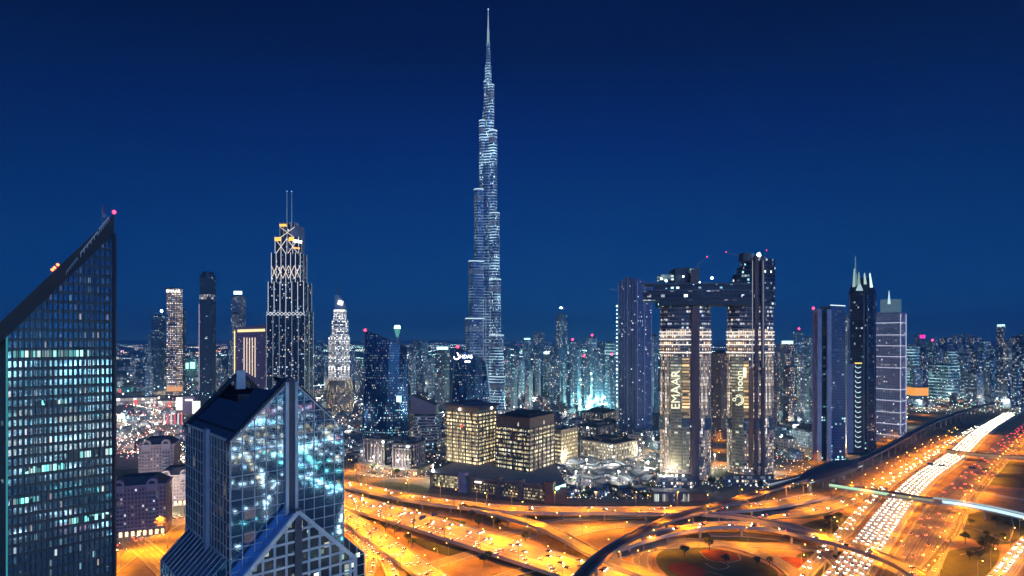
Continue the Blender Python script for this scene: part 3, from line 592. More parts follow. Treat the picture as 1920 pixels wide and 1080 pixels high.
# ---- stepped hotel tower with twin masts
def stepped(u0, us, u1, D, tiers, th=20): return [(offs(plan(u0+(a), us, u1-(b), D, th), 0), Zv(v, D)) for a, b, v in tiers]
def mast_tower():
    D = 1000; t = thing('stepped_hotel_tower', 'dark stepped tower with white vertical light lines and twin masts', 'skyscraper', (X(543, D), D, 0))
    fm = facade('stepped_tower_wall', (.045, .06, .10), (.02, .03, .06), 2.6, 3.7, .6, .55, .17, ((.7, .85, 1), (1, .85, .7), (.5, .75, 1)), 1.0, 30, .2, .0, .2, 31, .4)
    tiers = [(500, 587, 585), (503, 584, 529), (509, 575, 475), (516, 570, 445), (525, 559, 418)]; prev = 0
    for i, (a, b, v) in enumerate(tiers):
        DD = D+i*4; us = a+(b-a)*.82; pl = plan(a, us, b, DD, 22); z1 = Zv(v, DD)
        mb = MB(); mb.prism(pl, prev, z1, 0, 1); o = mb.build('tower_tier', [fm, dark], t); L, C, Rr, B = [Vector(q) for q in pl]; nn = (C-L).normalized(); out = Vector((nn.y, -nn.x))*.5
        nf = 6-(i > 2)*2
        for j in range(nf+1):
            q = L+(C-L)*j/nf+out; mb = MB(); mb.bar((*q, prev), (*q, z1+1.5), .55); mb.build('light_fin', ledw if i in (1, 2, 3) else ledf, o)
        for j in (1, 2): q = C+(Rr-C)*j/2+Vector(((Rr-C).y, -(Rr-C).x)).normalized()*.5; mb = MB(); mb.bar((*q, prev), (*q, z1+1.5), .55); mb.build('light_fin', ledf, o)
        def xs(zb, zt, n, m, nm='cross_brace'):
            mb = MB()
            for j in range(n):
                p0, p1 = L+(C-L)*j/n+out*1.4, L+(C-L)*(j+1)/n+out*1.4; mb.bar((*p0, zb), (*p1, zt), .65); mb.bar((*p1, zb), (*p0, zt), .65)
            mb.build(nm, m, o)
        if i == 0: xs(z1-6, z1, 10, ledw)
        if i == 2: xs(z1-43, z1-21, 5, glow('brace_light', (1, .82, .68), 1.3))
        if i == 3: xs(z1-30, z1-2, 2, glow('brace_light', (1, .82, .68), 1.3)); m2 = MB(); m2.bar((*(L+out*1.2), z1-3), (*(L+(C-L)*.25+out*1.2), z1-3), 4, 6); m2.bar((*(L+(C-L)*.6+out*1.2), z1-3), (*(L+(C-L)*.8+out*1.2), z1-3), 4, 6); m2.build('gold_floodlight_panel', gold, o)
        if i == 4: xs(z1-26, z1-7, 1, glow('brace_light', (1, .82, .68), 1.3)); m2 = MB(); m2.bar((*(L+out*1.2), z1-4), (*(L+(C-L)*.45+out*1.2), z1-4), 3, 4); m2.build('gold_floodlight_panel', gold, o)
        prev = z1-.3
    pl = plan(545, 559, 571, D+14, 30); mb = MB(); mb.prism(pl, Zv(475, D), Zv(420, D), 0, 1); mb.build('crown_block', [plain('crown_pale_cladding', (.22, .25, .36), .5), dark], t)
    mb = MB(); mb.bar((X(551, D-8), D-8, Zv(453, D)), (X(566, D-6), D-6, Zv(455, D)), 2, 4.5); mb.build('roof_sign', signw, t)
    mb = MB(); mb.bar((X(550, D-9), D-9, Zv(466, D)), (X(562, D-7), D-7, Zv(467, D)), 2, 2.2); mb.build('orange_floodlight', glow('orange_flood', (1, .35, .1), 2.5), t)
    for u in (538, 547):
        mb = MB(); x = X(u, D+10); mb.cyl((x, D+10), .9, .5, Zv(420, D), Zv(356, D), 6); mb.build('mast', glow('mast_lit', (.35, .55, .8), .28), t); beacon(t, (x, D+10, Zv(356, D)), 1, glow('mast_lamp', (.5, .8, .9), 1.2))
    mb = MB(); mb.prism(offs(plan(490, 575, 600, D-8, 22), 0), 0, 14, 0, 1); mb.build('podium', [facade('hotel_podium', (.12, .12, .14), (.1, .1, .1), 4, 4.5, .6, .6, .5, MIXC, .8, 20), roofm], t)
mast_tower()
# ---- floodlit hotel with curved crown
def crown_hotel():
    D = 1250; k = D/FP; x0 = X(637.5, D); t = thing('floodlit_hotel_tower', 'slender white floodlit hotel tower with a curved crown and two thin spires', 'skyscraper', (x0, D, 0))
    fm = facade('floodlit_hotel_wall', (.5, .48, .45), (.12, .11, .1), 3.2, 3.5, .55, .5, .95, ((1, .94, .86), (1, .97, .92), (.88, .95, 1)), 2.8, 60, .4, .7, 0, 41)
    zz = lambda v: Zv(v, D)
    for w, v0, v1, dd in ((20.5, 790, 628, 15), (17.5, 628, 600, 13), (13.5, 600, 580, 11)):
        mb = MB(); mb.cyl((x0, D), w, w, zz(v0) if zz(v0) > 0 else 0, zz(v1), 14, 0, 1, sy=dd/w); mb.build('tower_tier', [fm, dark], t)
    for s in (-21, -14, -7, 7, 14, 21):
        mb = MB(); mb.box((x0+s, D-17+abs(s)*.5, (zz(632))/2), (3.0, 3, zz(632))); mb.build('bay_column', [fm], t)
    mb = MB(); pts = [(-9, 580), (9, 580), (9, 570), (5, 562), (0, 556), (-6, 553), (-9, 554)]
    F = [(x0+a*k*.9, D-6, zz(b)) for a, b in pts]; B = [(x, y+14, z) for x, y, z in F]; mb.face(F); mb.face(B[::-1])
    for i in range(len(F)): j = (i+1) % len(F); mb.face([F[j], F[i], B[i], B[j]])
    mb.build('curved_crown', plain('crown_pale', (.35, .4, .5), .5), t)
    mb = MB(); mb.bar((x0-2, D-7, zz(567)), (x0+8, D-7, zz(569)), 1.5, 9); mb.build('roof_sign', signw, t)
    mb = MB(); mb.cyl((x0, D), 13, 13, zz(584), zz(581), 14); mb.build('crown_light_ring', glow('crown_ring', (1, .95, .85), 1.6), t)
    for s in (-5.5, -1.5): mb = MB(); mb.cyl((x0+s*k, D), .8, .4, zz(556), zz(533), 6); mb.build('mast', steel, t)
    for i in range(9):
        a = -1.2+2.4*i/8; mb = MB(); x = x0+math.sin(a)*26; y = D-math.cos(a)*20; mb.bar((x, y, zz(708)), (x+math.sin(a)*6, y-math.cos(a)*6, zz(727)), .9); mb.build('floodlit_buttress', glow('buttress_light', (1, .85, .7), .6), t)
    mb = MB(); mb.cyl((x0, D), 30, 26, 0, zz(712), 16); mb.build('podium', [facade('hotel_base', (.3, .27, .24), (.1, .1, .1), 3, 4, .6, .5, .5, WARM, 1.0, 25), roofm], t)
crown_hotel()
# ---- generic tower builder
def tower(name, label, cat, u0, us, u1, vt, D, fm, th=30, vr=None, rm=dark, depth=30, roof=True, group=None, base=0, plantm=None):
    pl = plan(u0, us, u1, D, th, depth); t = thing(name, label, cat, (pl[1][0], pl[1][1], 0), group)
    zt = Zv(vt, D) if vr is None else None
    if vr is None: z = zt
    else: z = [Zv(vt, pl[0][1]), Zv(vr, pl[1][1]), Zv(vr, pl[2][1]), Zv(vt, pl[3][1])]
    mb = MB(); mb.prism(pl, base, z, 0, 1); mb.build('tower_body', [fm, rm], t)
    if roof and vr is None:
        mb = MB(); mb.prism(shrink(pl, .6), z-.3, z+4, 0, 0); mb.build('roof_plant', plantm or dark, t)
        mb = MB(); q = offs(pl, .4)
        for i in range(4): mb.bar((*q[i], z+.5), (*q[(i+1) % 4], z+.5), .6, 2.0)
        mb.build('parapet', rm, t)
    return t, pl
# purple block with slanted lit top and five light strips
def purple_block():
    D = 1150; fm = facade('mauve_stone_wall', (.20, .12, .22), (.06, .05, .09), 3.2, 3.6, .45, .45, .10, ((1, .8, .8), (.8, .85, 1)), .8, 25, seed=51)
    t, pl = tower('mauve_office_block', 'mauve stone block with five tall light strips and slanted lit top', 'tower', 440, 497, 503, 622, D, fm, 12, roof=False)
    L, C, Rr, B = [Vector(q) for q in pl]; z = Zv(622, D); d = (C-L); out = Vector((d.y, -d.x)).normalized()
    mb = MB(); mb.prism(shrink(pl, .98), z-.2, [z+8, z+14, z+14, z+8], 0, 1); mb.build('slanted_roof_screen', [plain('mauve_screen', (.16, .10, .2), .6), plain('mauve_screen', (.16, .10, .2), .6)], t)
    mb = MB(); mb.bar((*(L+d*.1+out), z+1.5), (*(C+out), z+3.2), 2.2, 5); mb.build('lit_cornice', glow('cornice_yellow', (1, .85, .4), 1.3), t)
    for i in range(5): q = L+d*(.31+.09*i)+out*.6; mb = MB(); mb.bar((*q, Zv(695+i*3, D)), (*q, Zv(633, D)), 1.1); mb.build('wall_light_strip', glow('strip_warm', (1, .78, .55), 1.3), t)
    q = L+out*.5; mb = MB(); mb.bar((*q, 20), (*q, z+2), 1.3); mb.build('corner_light_strip', ledy, t)
purple_block()
# left cluster
t, pl = tower('dotted_light_tower', 'slim tower covered with rows of dotted white and orange lights', 'skyscraper', 312, 331, 342, 541, 1700, facade('dotted_light_wall', (.12, .12, .15), (.08, .08, .1), 5, 5.2, .45, .45, .95, ((1, .85, .65), (1, .92, .85), (1, .55, .3), (.9, .85, 1)), 1.9, 90, .4, .3, seed=61), 32)
text_part('EMAAR', 12, .6, signw, t, (X(325, 1690), 1690, Zv(546, 1690)), (1, .15, 0), (0, 0, 1))
mb = MB(); mb.box((X(326, 1690), 1693, 20), (44, 4, 14)); mb.build('lit_entrance_band', glow('entrance_orange', (1, .45, .2), .9), t)
t, pl = tower('dark_rounded_tower', 'tall dark blue tower with a band of lit floors near its top', 'skyscraper', 374, 398, 405, 516, 1700, facade('dark_blue_wall', (.035, .05, .085), (.02, .03, .055), 3.6, 4, .6, .5, .05, COOL, 1, 40, seed=62), 20)
mb = MB(); c = cen(pl); mb.cyl(c, 19, 14, Zv(520, 1700), Zv(509, 1700), 14); mb.build('rounded_cap', dark, t)
mb = MB(); mb.prism(offs(pl, .5), Zv(561, 1700), Zv(552, 1700), 0, 1); mb.build('lit_floor_band', [facade('lit_band', (.1, .1, .12), (.1, .1, .12), 4, 13, .6, .9, .8, ((1, .85, .7), (.9, .9, 1)), 1.1, 30), dark], t)
mb = MB(); mb.bar((pl[0][0]-.5, pl[0][1]-1, 20), (pl[0][0]-.5, pl[0][1]-1, Zv(570, 1700)), 1.1); mb.build('corner_light_strip', glow('strip_pinkish', (.8, .6, .75), .8), t)
t, pl = tower('sign_topped_tower', 'blue grey tower with a glowing white rooftop sign behind the mauve block', 'skyscraper', 433, 452, 461, 556, 1900, facade('blue_grey_wall', (.12, .17, .25), (.05, .07, .1), 3.6, 4.4, .55, .45, .3, ((.8, .9, 1), (1, .9, .75)), .9, 50, seed=63), 25)
mb = MB(); mb.box((X(446, 1880), 1880, Zv(549, 1880)), (26, 3, 11)); mb.build('rooftop_sign', glow('rooftop_sign_light', (.75, .95, 1), 2.2), t)
tower('pale_balcony_tower', 'pale slim tower standing just left of the mauve block', 'skyscraper', 436, 441, 447, 588, 1500, facade('pale_balcony_wall', (.32, .3, .32), (.1, .1, .13), 3, 3.8, .6, .5, .35, MIXC, .8, 40, seed=64), 30)
t, pl = tower('unfinished_tower', 'unfinished blue tower with a bright floodlight at its top', 'skyscraper', 284, 300, 309, 592, 1900, facade('unfinished_wall', (.07, .11, .17), (.03, .05, .08), 4, 4.2, .7, .5, .14, COOL, .8, 40, seed=65), 30); beacon(t, (X(303, 1880), 1880, Zv(583, 1880)), 4, whitelamp, 'floodlight')
mb = MB(); mb.bar((X(303, 1885), 1885, Zv(595, 1885)), (X(303, 1885), 1885, Zv(578, 1885)), 1); mb.bar((X(276, 1885), 1885, Zv(588, 1885)), (X(306, 1885), 1885, Zv(588, 1885)), 1.2); mb.build('tower_crane', steel, t)
t, pl = tower('dark_slab_tower', 'narrow dark slab touching the right side of the dotted light tower', 'skyscraper', 338, 343, 348, 580, 1800, facade('dark_slab_wall', (.05, .07, .11), (.03, .04, .06), 3, 4.5, .5, .4, .25, ((.3, .9, .8), (1, .6, .4), (.7, .85, 1)), 1, 40, seed=66), 30)
# the two dark blue sail shaped office towers
sail = facade('sail_glass', (.02, .07, .22), (.045, .14, .36), 1.9, 3.9, .5, .55, .34, ((.4, .75, 1), (.8, .95, 1), (.2, .75, .8), (1, .9, .8)), 1.0, 22, .10, .02, .75, 71, .2, zfade=(20, 130, 1.5, .25))
def sail_tower(label, u0, u1, D, prof, lean, seed):
    """flat fronted tower; prof gives the roof line as (u, v), lean the left and right foot columns"""
    t = thing('sail_office_tower', label, 'office tower', (X((u0+u1)/2, D), D, 0), 'pair of sail shaped office towers')
    n = len(prof); F = []; Bk = []
    for i, (u, v) in enumerate(prof):
        f = i/(n-1); y = D-14*math.sin(math.pi*f); ub = lean[0]+(lean[1]-lean[0])*f; F.append(((X(ub, y), y, 0), (X(u, y), y, Zv(v, y))))
    mb = MB(); L = 0; dep = Vector((X((u0+u1)/2, D), D, 0)).normalized()*34
    for i in range(n-1):
        a, b = F[i], F[i+1]; s = (Vector(b[0])-Vector(a[0])).length; mb.face([a[0], b[0], b[1], a[1]], [(L, 0), (L+s, 0), (L+s, b[1][2]), (L, a[1][2])]); L += s
    mb.build('glass_front', sail, t)
    mb = MB(); q = [tuple(Vector(p)+dep) for _, p in F]; fr = [p for _, p in F]
    for i in range(n-1): mb.face([fr[i], fr[i+1], q[i+1], q[i]])
    mb.build('sloping_roof', dark, t)
    mb = MB()
    for i in (0, n-1):
        a, b = F[i]; c, d = tuple(Vector(a)+dep*.9), tuple(Vector(b)+dep*.9); g = [a, b, d, c] if i == 0 else [b, a, c, d]; mb.face(g, [(0, 0), (0, b[2]), (34, b[2]), (34, 0)] if i == 0 else [(0, b[2]), (0, 0), (34, 0), (34, b[2])])
    mb.face([tuple(Vector(F[-1][0])+dep*.9), tuple(Vector(F[0][0])+dep*.9), tuple(Vector(F[0][1])+dep*.9), tuple(Vector(F[-1][1])+dep*.9)]); mb.build('side_walls', sail, t)
    mb = MB()
    for i in range(n-1): mb.bar(tuple(Vector(fr[i])+Vector((0, -.6, 0))), tuple(Vector(fr[i+1])+Vector((0, -.6, 0))), .8, 1.6)
    mb.build('roof_edge', plain('roof_edge_blue', (.06, .08, .14), .4), t)
    mb = MB(); mb.bar((F[0][0][0], F[0][0][1]-1, 0), (F[0][1][0], F[0][1][1]-1, F[0][1][2]), 1.4); mb.build('edge_frame', plain('edge_frame_blue', (.10, .14, .22), .4), t)
    return t, F
t, F = sail_tower('dark blue glass office tower with straight sloping roof and red beacon at its left corner', 684, 764, 931, [(685, 621), (705, 627), (730, 637), (750, 645), (763, 651)], (679, 767), 1)
beacon(t, (F[0][1][0], F[0][1][1]-1, F[0][1][2]+1.5), 2.2)
mb = MB(); mb.box((X(748, 908), 908, Zv(748, 908)), (7, 2, 9)); mb.build('illuminated_panel', glow('panel_aqua', (.5, 1, .85), 2.6), t)
t, F = sail_tower('dark blue curved office tower with a white swirl sign near its top', 843, 922, 1000, [(853, 655), (862, 653), (875, 657), (892, 667), (905, 675), (913, 683)], (842, 922), 2)
beacon(t, (X(858, 996), 996, Zv(650, 996)), 2.6)
mb = MB(); a, b = F[-1]
for i in range(6):
    f0, f1 = i/6, (i+1)/6; g = lambda f: (X(912+10*math.sin(f*1.57), 990), 990, Zv(682+120*f, 990)); mb.bar(g(f0), g(f1), 1.8)
mb.build('edge_light_fin', glow('edge_fin_blue', (.35, .6, .8), .5), t)
def ring(mb, c, r, w, a0, a1, y, n=16, sq=1):
    for i in range(n):
        a, b = a0+(a1-a0)*i/n, a0+(a1-a0)*(i+1)/n; mb.bar((c[0]+math.cos(R(a))*r*sq, y, c[1]+math.sin(R(a))*r), (c[0]+math.cos(R(b))*r*sq, y, c[1]+math.sin(R(b))*r), 1.0, w, up=(0, 0, 1))
yS = 978; mb = MB(); ring(mb, (X(856, yS), Zv(669, yS)), 4.2, 1.8, 175, 420, yS); mb.bar((X(857, yS), yS, Zv(661, yS)), (X(860, yS), yS, Zv(666, yS)), 1.5); mb.build('sign_emblem', glow('sign_bright', (1, .93, .95), 4), t)
text_part('HDAS', 8.2, .5, glow('sign_bright', (1, .93, .95), 4), t, (X(874, yS), yS, Zv(669, yS)), (1, 0, 0), (0, 0, 1))
mb = MB(); mb.box((X(876.5, yS), yS, Zv(678, yS)), (9, 1, 2.6)); mb.build('sign_strapline', glow('sign_bright', (1, .93, .95), 4), t)
# rippled building behind
def ripple():
    D = 830; t = thing('rippled_building', 'low building with wavy stacked floor bands and tilted dark roof pavilion', 'building', (X(800, D), D, 0))
    lay = plain('rippled_band', (.3, .32, .4), .5); z = 20
    for i in range(10):
        mb = MB(); n = 24; poly = []
        for j in range(n): a = 2*math.pi*j/n; r = 17+2.2*math.sin(a*5+i*.8)+i*.25; poly.append((X(801, D)+math.cos(a)*r*1.05, D+math.sin(a)*r))
        mb.prism(poly, z, z+1.6, 0, 0, bottom=True); mb.build('rippled_floor_band', lay, t); z += 4
    mb = MB(); mb.cyl((X(801, D), D), 15.5, 16.5, 0, 58, 16); mb.build('glazed_drum', [facade('drum_glass', (.03, .04, .07), (.02, .03, .06), 2.5, 4, .7, .6, .3, COOL, .8, 20), dark], t)
    c = (X(797, D), D); mb = MB(); mb.prism([(c[0]-18, c[1]-12), (c[0]+17, c[1]-14), (c[0]+18, c[1]+12), (c[0]-18, c[1]+14)], 60, [86, 72, 72, 86], 0, 1); mb.build('roof_pavilion', [plain('pavilion_mauve', (.18, .15, .2), .6), roofm], t)
ripple()
t = thing('observation_tower', 'distant goblet shaped tower with a brilliant white lantern top', 'tower', (X(745, 2600), 2600, 0)); D = 2600
mb = MB(); mb.cyl((X(745, D), D), 5, 4, 0, Zv(632, D), 8); mb.build('shaft', conc, t); mb = MB(); mb.cyl((X(745, D), D), 5, 15, Zv(632, D), Zv(616, D), 12); mb.build('goblet', glow('goblet_teal', (.2, .7, .6), .6), t); mb = MB(); mb.cyl((X(745, D), D), 15, 12, Zv(616, D), Zv(610, D), 12); mb.build('lantern', glow('lantern_white', (.75, 1, .98), 4), t)
# ================================================================== OFFICE QUARTER
pod_wall = facade('podium_lit_glass', (.20, .15, .12), (.16, .14, .09), 2.2, 2.6, .82, .8, .9, YEL, .9, 20, .4, .4, seed=81)
podm = plain('podium_stone', (.22, .15, .13), .8); pieru = plain('mauve_pier', (.34, .27, .36), .7)
def podium():
    A, B = Vector((-91, 650)), Vector((55, 583)); d = (B-A).normalized(); n = Vector((-d.y, d.x)); H = 17
    t = thing('office_podium', 'long low brown podium with lit glazed bays under the two boxy office blocks', 'building', (A.x, A.y, 0))
    L = (B-A).length; P_ = lambda s, k: tuple(A+d*s+n*k)
    mb = MB(); mb.prism([P_(0, 0), P_(L, 0), P_(L-48, 95), P_(-6, 100)], 0, H, 0, 1); mb.build('podium_block', [podm, plain('podium_roof', (.26, .22, .20), .9)], t)
    for a, b, z0, z1, dm in ((2, 36, 2.5, 15.5, 0), (53, 82, 2, 13, 1), (88, 108, 1.5, 14, 1), (114, 137, 1, 13, 1)):
        mb = MB(); mb.prism([P_(a, -.6), P_(b, -.6), P_(b, .2), P_(a, .2)], z0, z1, 0, 1, u0=a); mb.build('glazed_bay', [pod_wall if dm == 0 else facade('podium_dim_glass', (.2, .13, .11), (.1, .08, .06), 1.6, 3.2, .6, .55, .6, YEL, .7, 14, .4, .3, seed=82), podm], t)
    for a, w, h, m in ((42, 9, 21, pieru), (84, 4, 19, podm), (110, 5, 20, podm), (142, 9, 21, plain('brick_red_tower', (.33, .15, .10), .8))):
        mb = MB(); mb.prism([P_(a-w/2, -3), P_(a+w/2, -3), P_(a+w/2, 5), P_(a-w/2, 5)], 0, h, 0, 0); mb.build('stair_pier', m, t)
    mb = MB(); mb.prism([P_(40, -2.2), P_(145, -2.2), P_(145, 0), P_(40, 0)], H-1.5, H+1.2, 0, 0, bottom=True); mb.build('roof_eave', plain('eave_grey', (.2, .17, .16), .8), t)
    mb = MB(); mb.bar(P_(58, -3)+(H-4,), P_(66, -3)+(H-4,), .5, 1.6); mb.build('wall_sign', signw, t)
    mb = MB(); mb.bar(P_(149, -2)+(15,), P_(157, 4)+(18,), .6, 2.2); mb.build('teal_sign', tealamp, t); beacon(t, P_(3, 2)+(H+2,), 1.6, whitelamp, 'floodlight')
    for i in range(12): # palms of roof equipment
        pass
podium()
def roof_units(pl, z, par, n, k=.7):
    c = cen(pl); m = plain('roof_unit_grey', (.30, .29, .30), .7)
    for i in range(n):
        a, b = rnd.uniform(.1, .9), rnd.uniform(.1, .9); q = shrink(pl, k); x = q[0][0]+(q[1][0]-q[0][0])*a+(q[3][0]-q[0][0])*b; y = q[0][1]+(q[1][1]-q[0][1])*a+(q[3][1]-q[0][1])*b
        mb = MB(); s_ = rnd.uniform(1.5, 4); mb.box((x, y, z+s_*.35), (s_, s_*rnd.uniform(.6, 1.4), s_*.7), .6); mb.build('roof_unit', m, par)
def banded_office(name, label, pl, z0, z1, n, band, wall, frac=.6, piers=0, pierm=None, top=0):
    t = thing(name, label, 'office block', (pl[1][0], pl[1][1], z0)); mb = MB(); mb.prism(pl, z0, z1, 0, 1); mb.build('wall', [wall, roofm], t)
    o = offs(pl, .25); h = (z1-z0-top)/n
    for i in range(n): mb = MB(); mb.prism(o, z0+h*i+h*.18, z0+h*i+h*(.18+frac), 0, 1, bottom=True); mb.build('window_band', [band, wall], t)
    if piers:
        q = offs(pl, .5)
        for e in range(4):
            a, b = Vector(q[e]), Vector(q[(e+1) % 4])
            for i in range(piers): p = a+(b-a)*i/piers; mb = MB(); mb.bar((*p, z0), (*p, z1-top+1), 1.0, 1.0); mb.build('pier', pierm or wall, t)
    mb = MB(); q = offs(pl, .6)
    for e in range(4): mb.bar((*q[e], z1+.4), (*q[(e+1) % 4], z1+.4), .6, 1.4)
    mb.build('parapet', wall, t); roof_units(pl, z1, t, 10, .95)
    return t
yb = facade('office_lit_band_yellow', (.25, .22, .15), (.2, .17, .1), 1.6, 5, .82, 1, .85, YEL+((1, .7, .35),), 1.35, 9, .4, .8, seed=91); yb2 = facade('office_lit_band_mixed', (.10, .09, .08), (.06, .055, .05), 1.5, 5.7, .8, 1, .72, YEL+((.9, 1, .8),), 1.05, 11, .35, .1, seed=92)
def rect3(uL, uC, uR, DC, th): return plan(uL, uC, uR, DC, th)
plA = plan(838, 897, 930, 684, 38)
t = banded_office('lit_office_block', 'tan office block with every floor glowing yellow and dark oversailing roof', plA, 17, 84, 14, yb, plain('tan_stone', (.26, .21, .15), .8), .56, 5, plain('dark_mullion', (.10, .085, .07), .7), 6)
mb = MB(); c = cen(plA); mb.prism(offs(plA, 3.5), 84, 86.5, 0, 0, bottom=True); mb.build('oversailing_roof', plain('roof_violet', (.11, .09, .13), .8), t)
mb = MB(); mb.cyl(c, 17, 13, 86.4, 90, 18); mb.build('roof_drum', plain('roof_drum_blue', (.06, .065, .10), .8), t)
L, C, Rr, B = [Vector(q) for q in plA]
for f in (.44,): q = L+(C-L)*f; beacon(t, (q.x-1, q.y-1.5, 81), 1.6, glow('peach_lamp', (1, .8, .65), 8), 'floodlight')
q = C+(Rr-C)*.75; beacon(t, (q.x, q.y-1.5, 82), 1.6, glow('peach_lamp', (1, .8, .65), 8), 'floodlight')
mb = MB(); q = L+(C-L)*.5; mb.box((q.x-.8, q.y-.9, 61), (3, .8, 3), .7); mb.build('red_wall_panel', glow('red_panel', (1, .12, .06), 1.2), t)
plB = plan(930, 993, 1039, 650, 33)
t = banded_office('dark_office_block', 'dark brown office block with a plain top band and scattered yellow lit windows', plB, 17, 76, 10, yb2, plain('dark_brown_stone', (.10, .075, .07), .75), .5, 6, plain('dark_brown_stone', (.10, .075, .07), .75), 11)
mb = MB(); mb.prism(shrink(plB, .7), 76, 80, 0, 0); mb.build('roof_plant', plain('roof_plant_dark', (.05, .045, .05), .8), t)
L, C, Rr, B = [Vector(q) for q in plB]
for a, b, f in ((L, C, .68), (C, Rr, .55)):
    q = a+(b-a)*f; o = Vector(((b-a).y, -(b-a).x)).normalized()*.7; mb = MB(); p = q+o; mb.bar((*p, 67), (*p, 71), 1.0, .6); mb.bar((*(p+(b-a).normalized()*-.9), 68), (*(p+(b-a).normalized()*.9), 68), .6, .8); mb.build('wall_emblem', glow('emblem_cream', (1, .9, .7), .9), t)
t = banded_office('yellow_windowed_office', 'yellow lit office block half hidden behind the dark brown block', plan(1010, 1052, 1082, 745, 35), 6, 48, 8, yb, plain('tan_stone', (.26, .21, .15), .8), .4, 6, plain('tan_stone', (.26, .21, .15), .8), 3)
# classical low offices with white frames
def frame_office(label, pl, z1, n, lit, m, pm, lamps=(), base=0, seed=0, bays=6):
    t = thing('framed_office', label, 'office building', (pl[1][0], pl[1][1], 0)); fm = facade('framed_wall_%d' % seed, m, (.04, .04, .05), 2.4, 4.0, .6, .55, lit, ((1, .85, .6), (.9, .95, .9), (1, .95, .8)), .95, 18, .3, .1, seed=seed)
    mb = MB(); mb.prism(pl, base, z1, 0, 1); mb.build('walls', [fm, roofm], t); q = offs(pl, .8)
    for e in (0, 1):
        a, b = Vector(q[e]), Vector(q[e+1])
        for i in range(bays+1):
            p = a+(b-a)*i/bays; mb = MB(); mb.bar((*p, base), (*p, z1-1), 1.3 if i in (0, bays) else .8, 1.3); mb.build('column', pm, t)
        for z in (base+8, z1-5.5, z1-1):
            mb = MB(); mb.bar((*a, z), (*b, z), 1.0, .9); mb.build('cornice', pm, t)
    mb = MB(); mb.prism(offs(pl, 1.6), z1, z1+1.2, 0, 0, bottom=True); mb.prism(shrink(pl, .55), z1+1.2, z1+5, 0, 0); mb.build('flat_roof', roofm, t); roof_units(pl, z1+1.2, t, 8, .95)
    for f, e in lamps:
        a, b = Vector(q[e]), Vector(q[e+1]); p = a+(b-a)*f; beacon(t, (p.x, p.y-1, z1-2), 1.3, whitelamp, 'floodlight')
    lo = offs(pl, 9); mb = MB(); mb.prism(lo, 0, 7, 0, 1); mb.build('arcade_wing', [facade('arcade_wall_%d' % seed, (.3, .26, .24), (.1, .08, .07), 4.5, 7, .5, .6, .6, WARM+((.9, .95, 1),), 1.0, 16, seed=seed+1), plain('terrace_roof', (.2, .18, .17), .9)], t)
    return t
fl = plain('frame_white_mauve', (.20, .18, .23), .7); fc = plain('frame_cream', (.36, .33, .26), .7)
frame_office('dark office with white mauve columns and a lamp, nearest the blue sail tower', plan(684, 722, 742, 735, 35), 38, 7, .5, (.05, .045, .06), fl, ((.9, 0), ), seed=101)
frame_office('dark office with white columns, right of the lamp lit white columned office', plan(738, 772, 795, 712, 30), 36, 6, .4, (.045, .04, .05), fl, ((.8, 0),), seed=103)
frame_office('long low office in front of the wavy floored building', plan(770, 806, 836, 830, 35), 33, 6, .7, (.2, .18, .16), fc, (), seed=105)
frame_office('cream columned office between the dark brown block and the long terraced office', plan(1040, 1062, 1080, 790, 30), 30, 5, .8, (.25, .21, .16), fc, (), seed=107)
frame_office('long cream columned office with lit cornice left of the round cornered towers', plan(1090, 1150, 1192, 752, 38), 29, 5, .75, (.2, .17, .15), fc, ((.95, 0),), seed=109, bays=9)
frame_office('low pale office with a square lit sign behind the cream columned offices', plan(1085, 1120, 1150, 930, 35), 24, 4, .5, (.2, .18, .2), fl, ((.5, 0),), seed=111)
frame_office('broad flat office behind the cream columned offices, left of the pale blue tower', plan(1090, 1130, 1160, 1090, 30), 26, 4, .4, (.17, .15, .17), fl, (), seed=113)

# ---- pair of bridged towers
wm = facade('balcony_wall_white', (.34, .29, .27), (.07, .06, .07), 2.3, 3.6, .55, .6, .8, ((1, .8, .55), (1, .7, .42), (1, .9, .8), (1, .6, .32)), 1.35, 30, .35, .1, seed=121)
gm = facade('glass_wall_upper', (.10, .12, .17), (.04, .05, .08), 2.6, 4.6, .8, .5, .35, ((1, .85, .75), (.8, .9, 1), (.7, .8, 1)), 1.0, 16, .25, .1, seed=122)
warmcol = facade('warm_balcony_column', (.42, .27, .14), (.3, .2, .1), 50, 3.6, 1, .62, 1, ((1, .62, .25), (1, .72, .36)), .75, 60, seed=123); olive = facade('olive_balcony_column', (.36, .34, .24), (.2, .2, .15), 4, 3.6, .9, .5, .9, ((1, .95, .7), (.8, .8, .6)), .45, 40, seed=124)
vst = facade('balcony_strip_warm', (.36, .31, .28), (.2, .17, .15), 2.4, 3.6, .5, .84, .95, ((1, .85, .66), (1, .74, .48), (1, .93, .85)), .95, 70, seed=128); corem = plain('core_maroon', (.15, .10, .11), .7); crowns = facade('crown_glass', (.03, .05, .09), (.02, .035, .07), 3, 4.5, .7, .5, .16, COOL+((1, .95, .9),), 1.5, 14, .2, .02, seed=125)
def ellipse(c, a, b, n=28): return [(c[0]+math.cos(2*math.pi*i/n)*a, c[1]+math.sin(2*math.pi*i/n)*b) for i in range(n)]
slabm = plain('balcony_slab', (.5, .47, .47), .7)
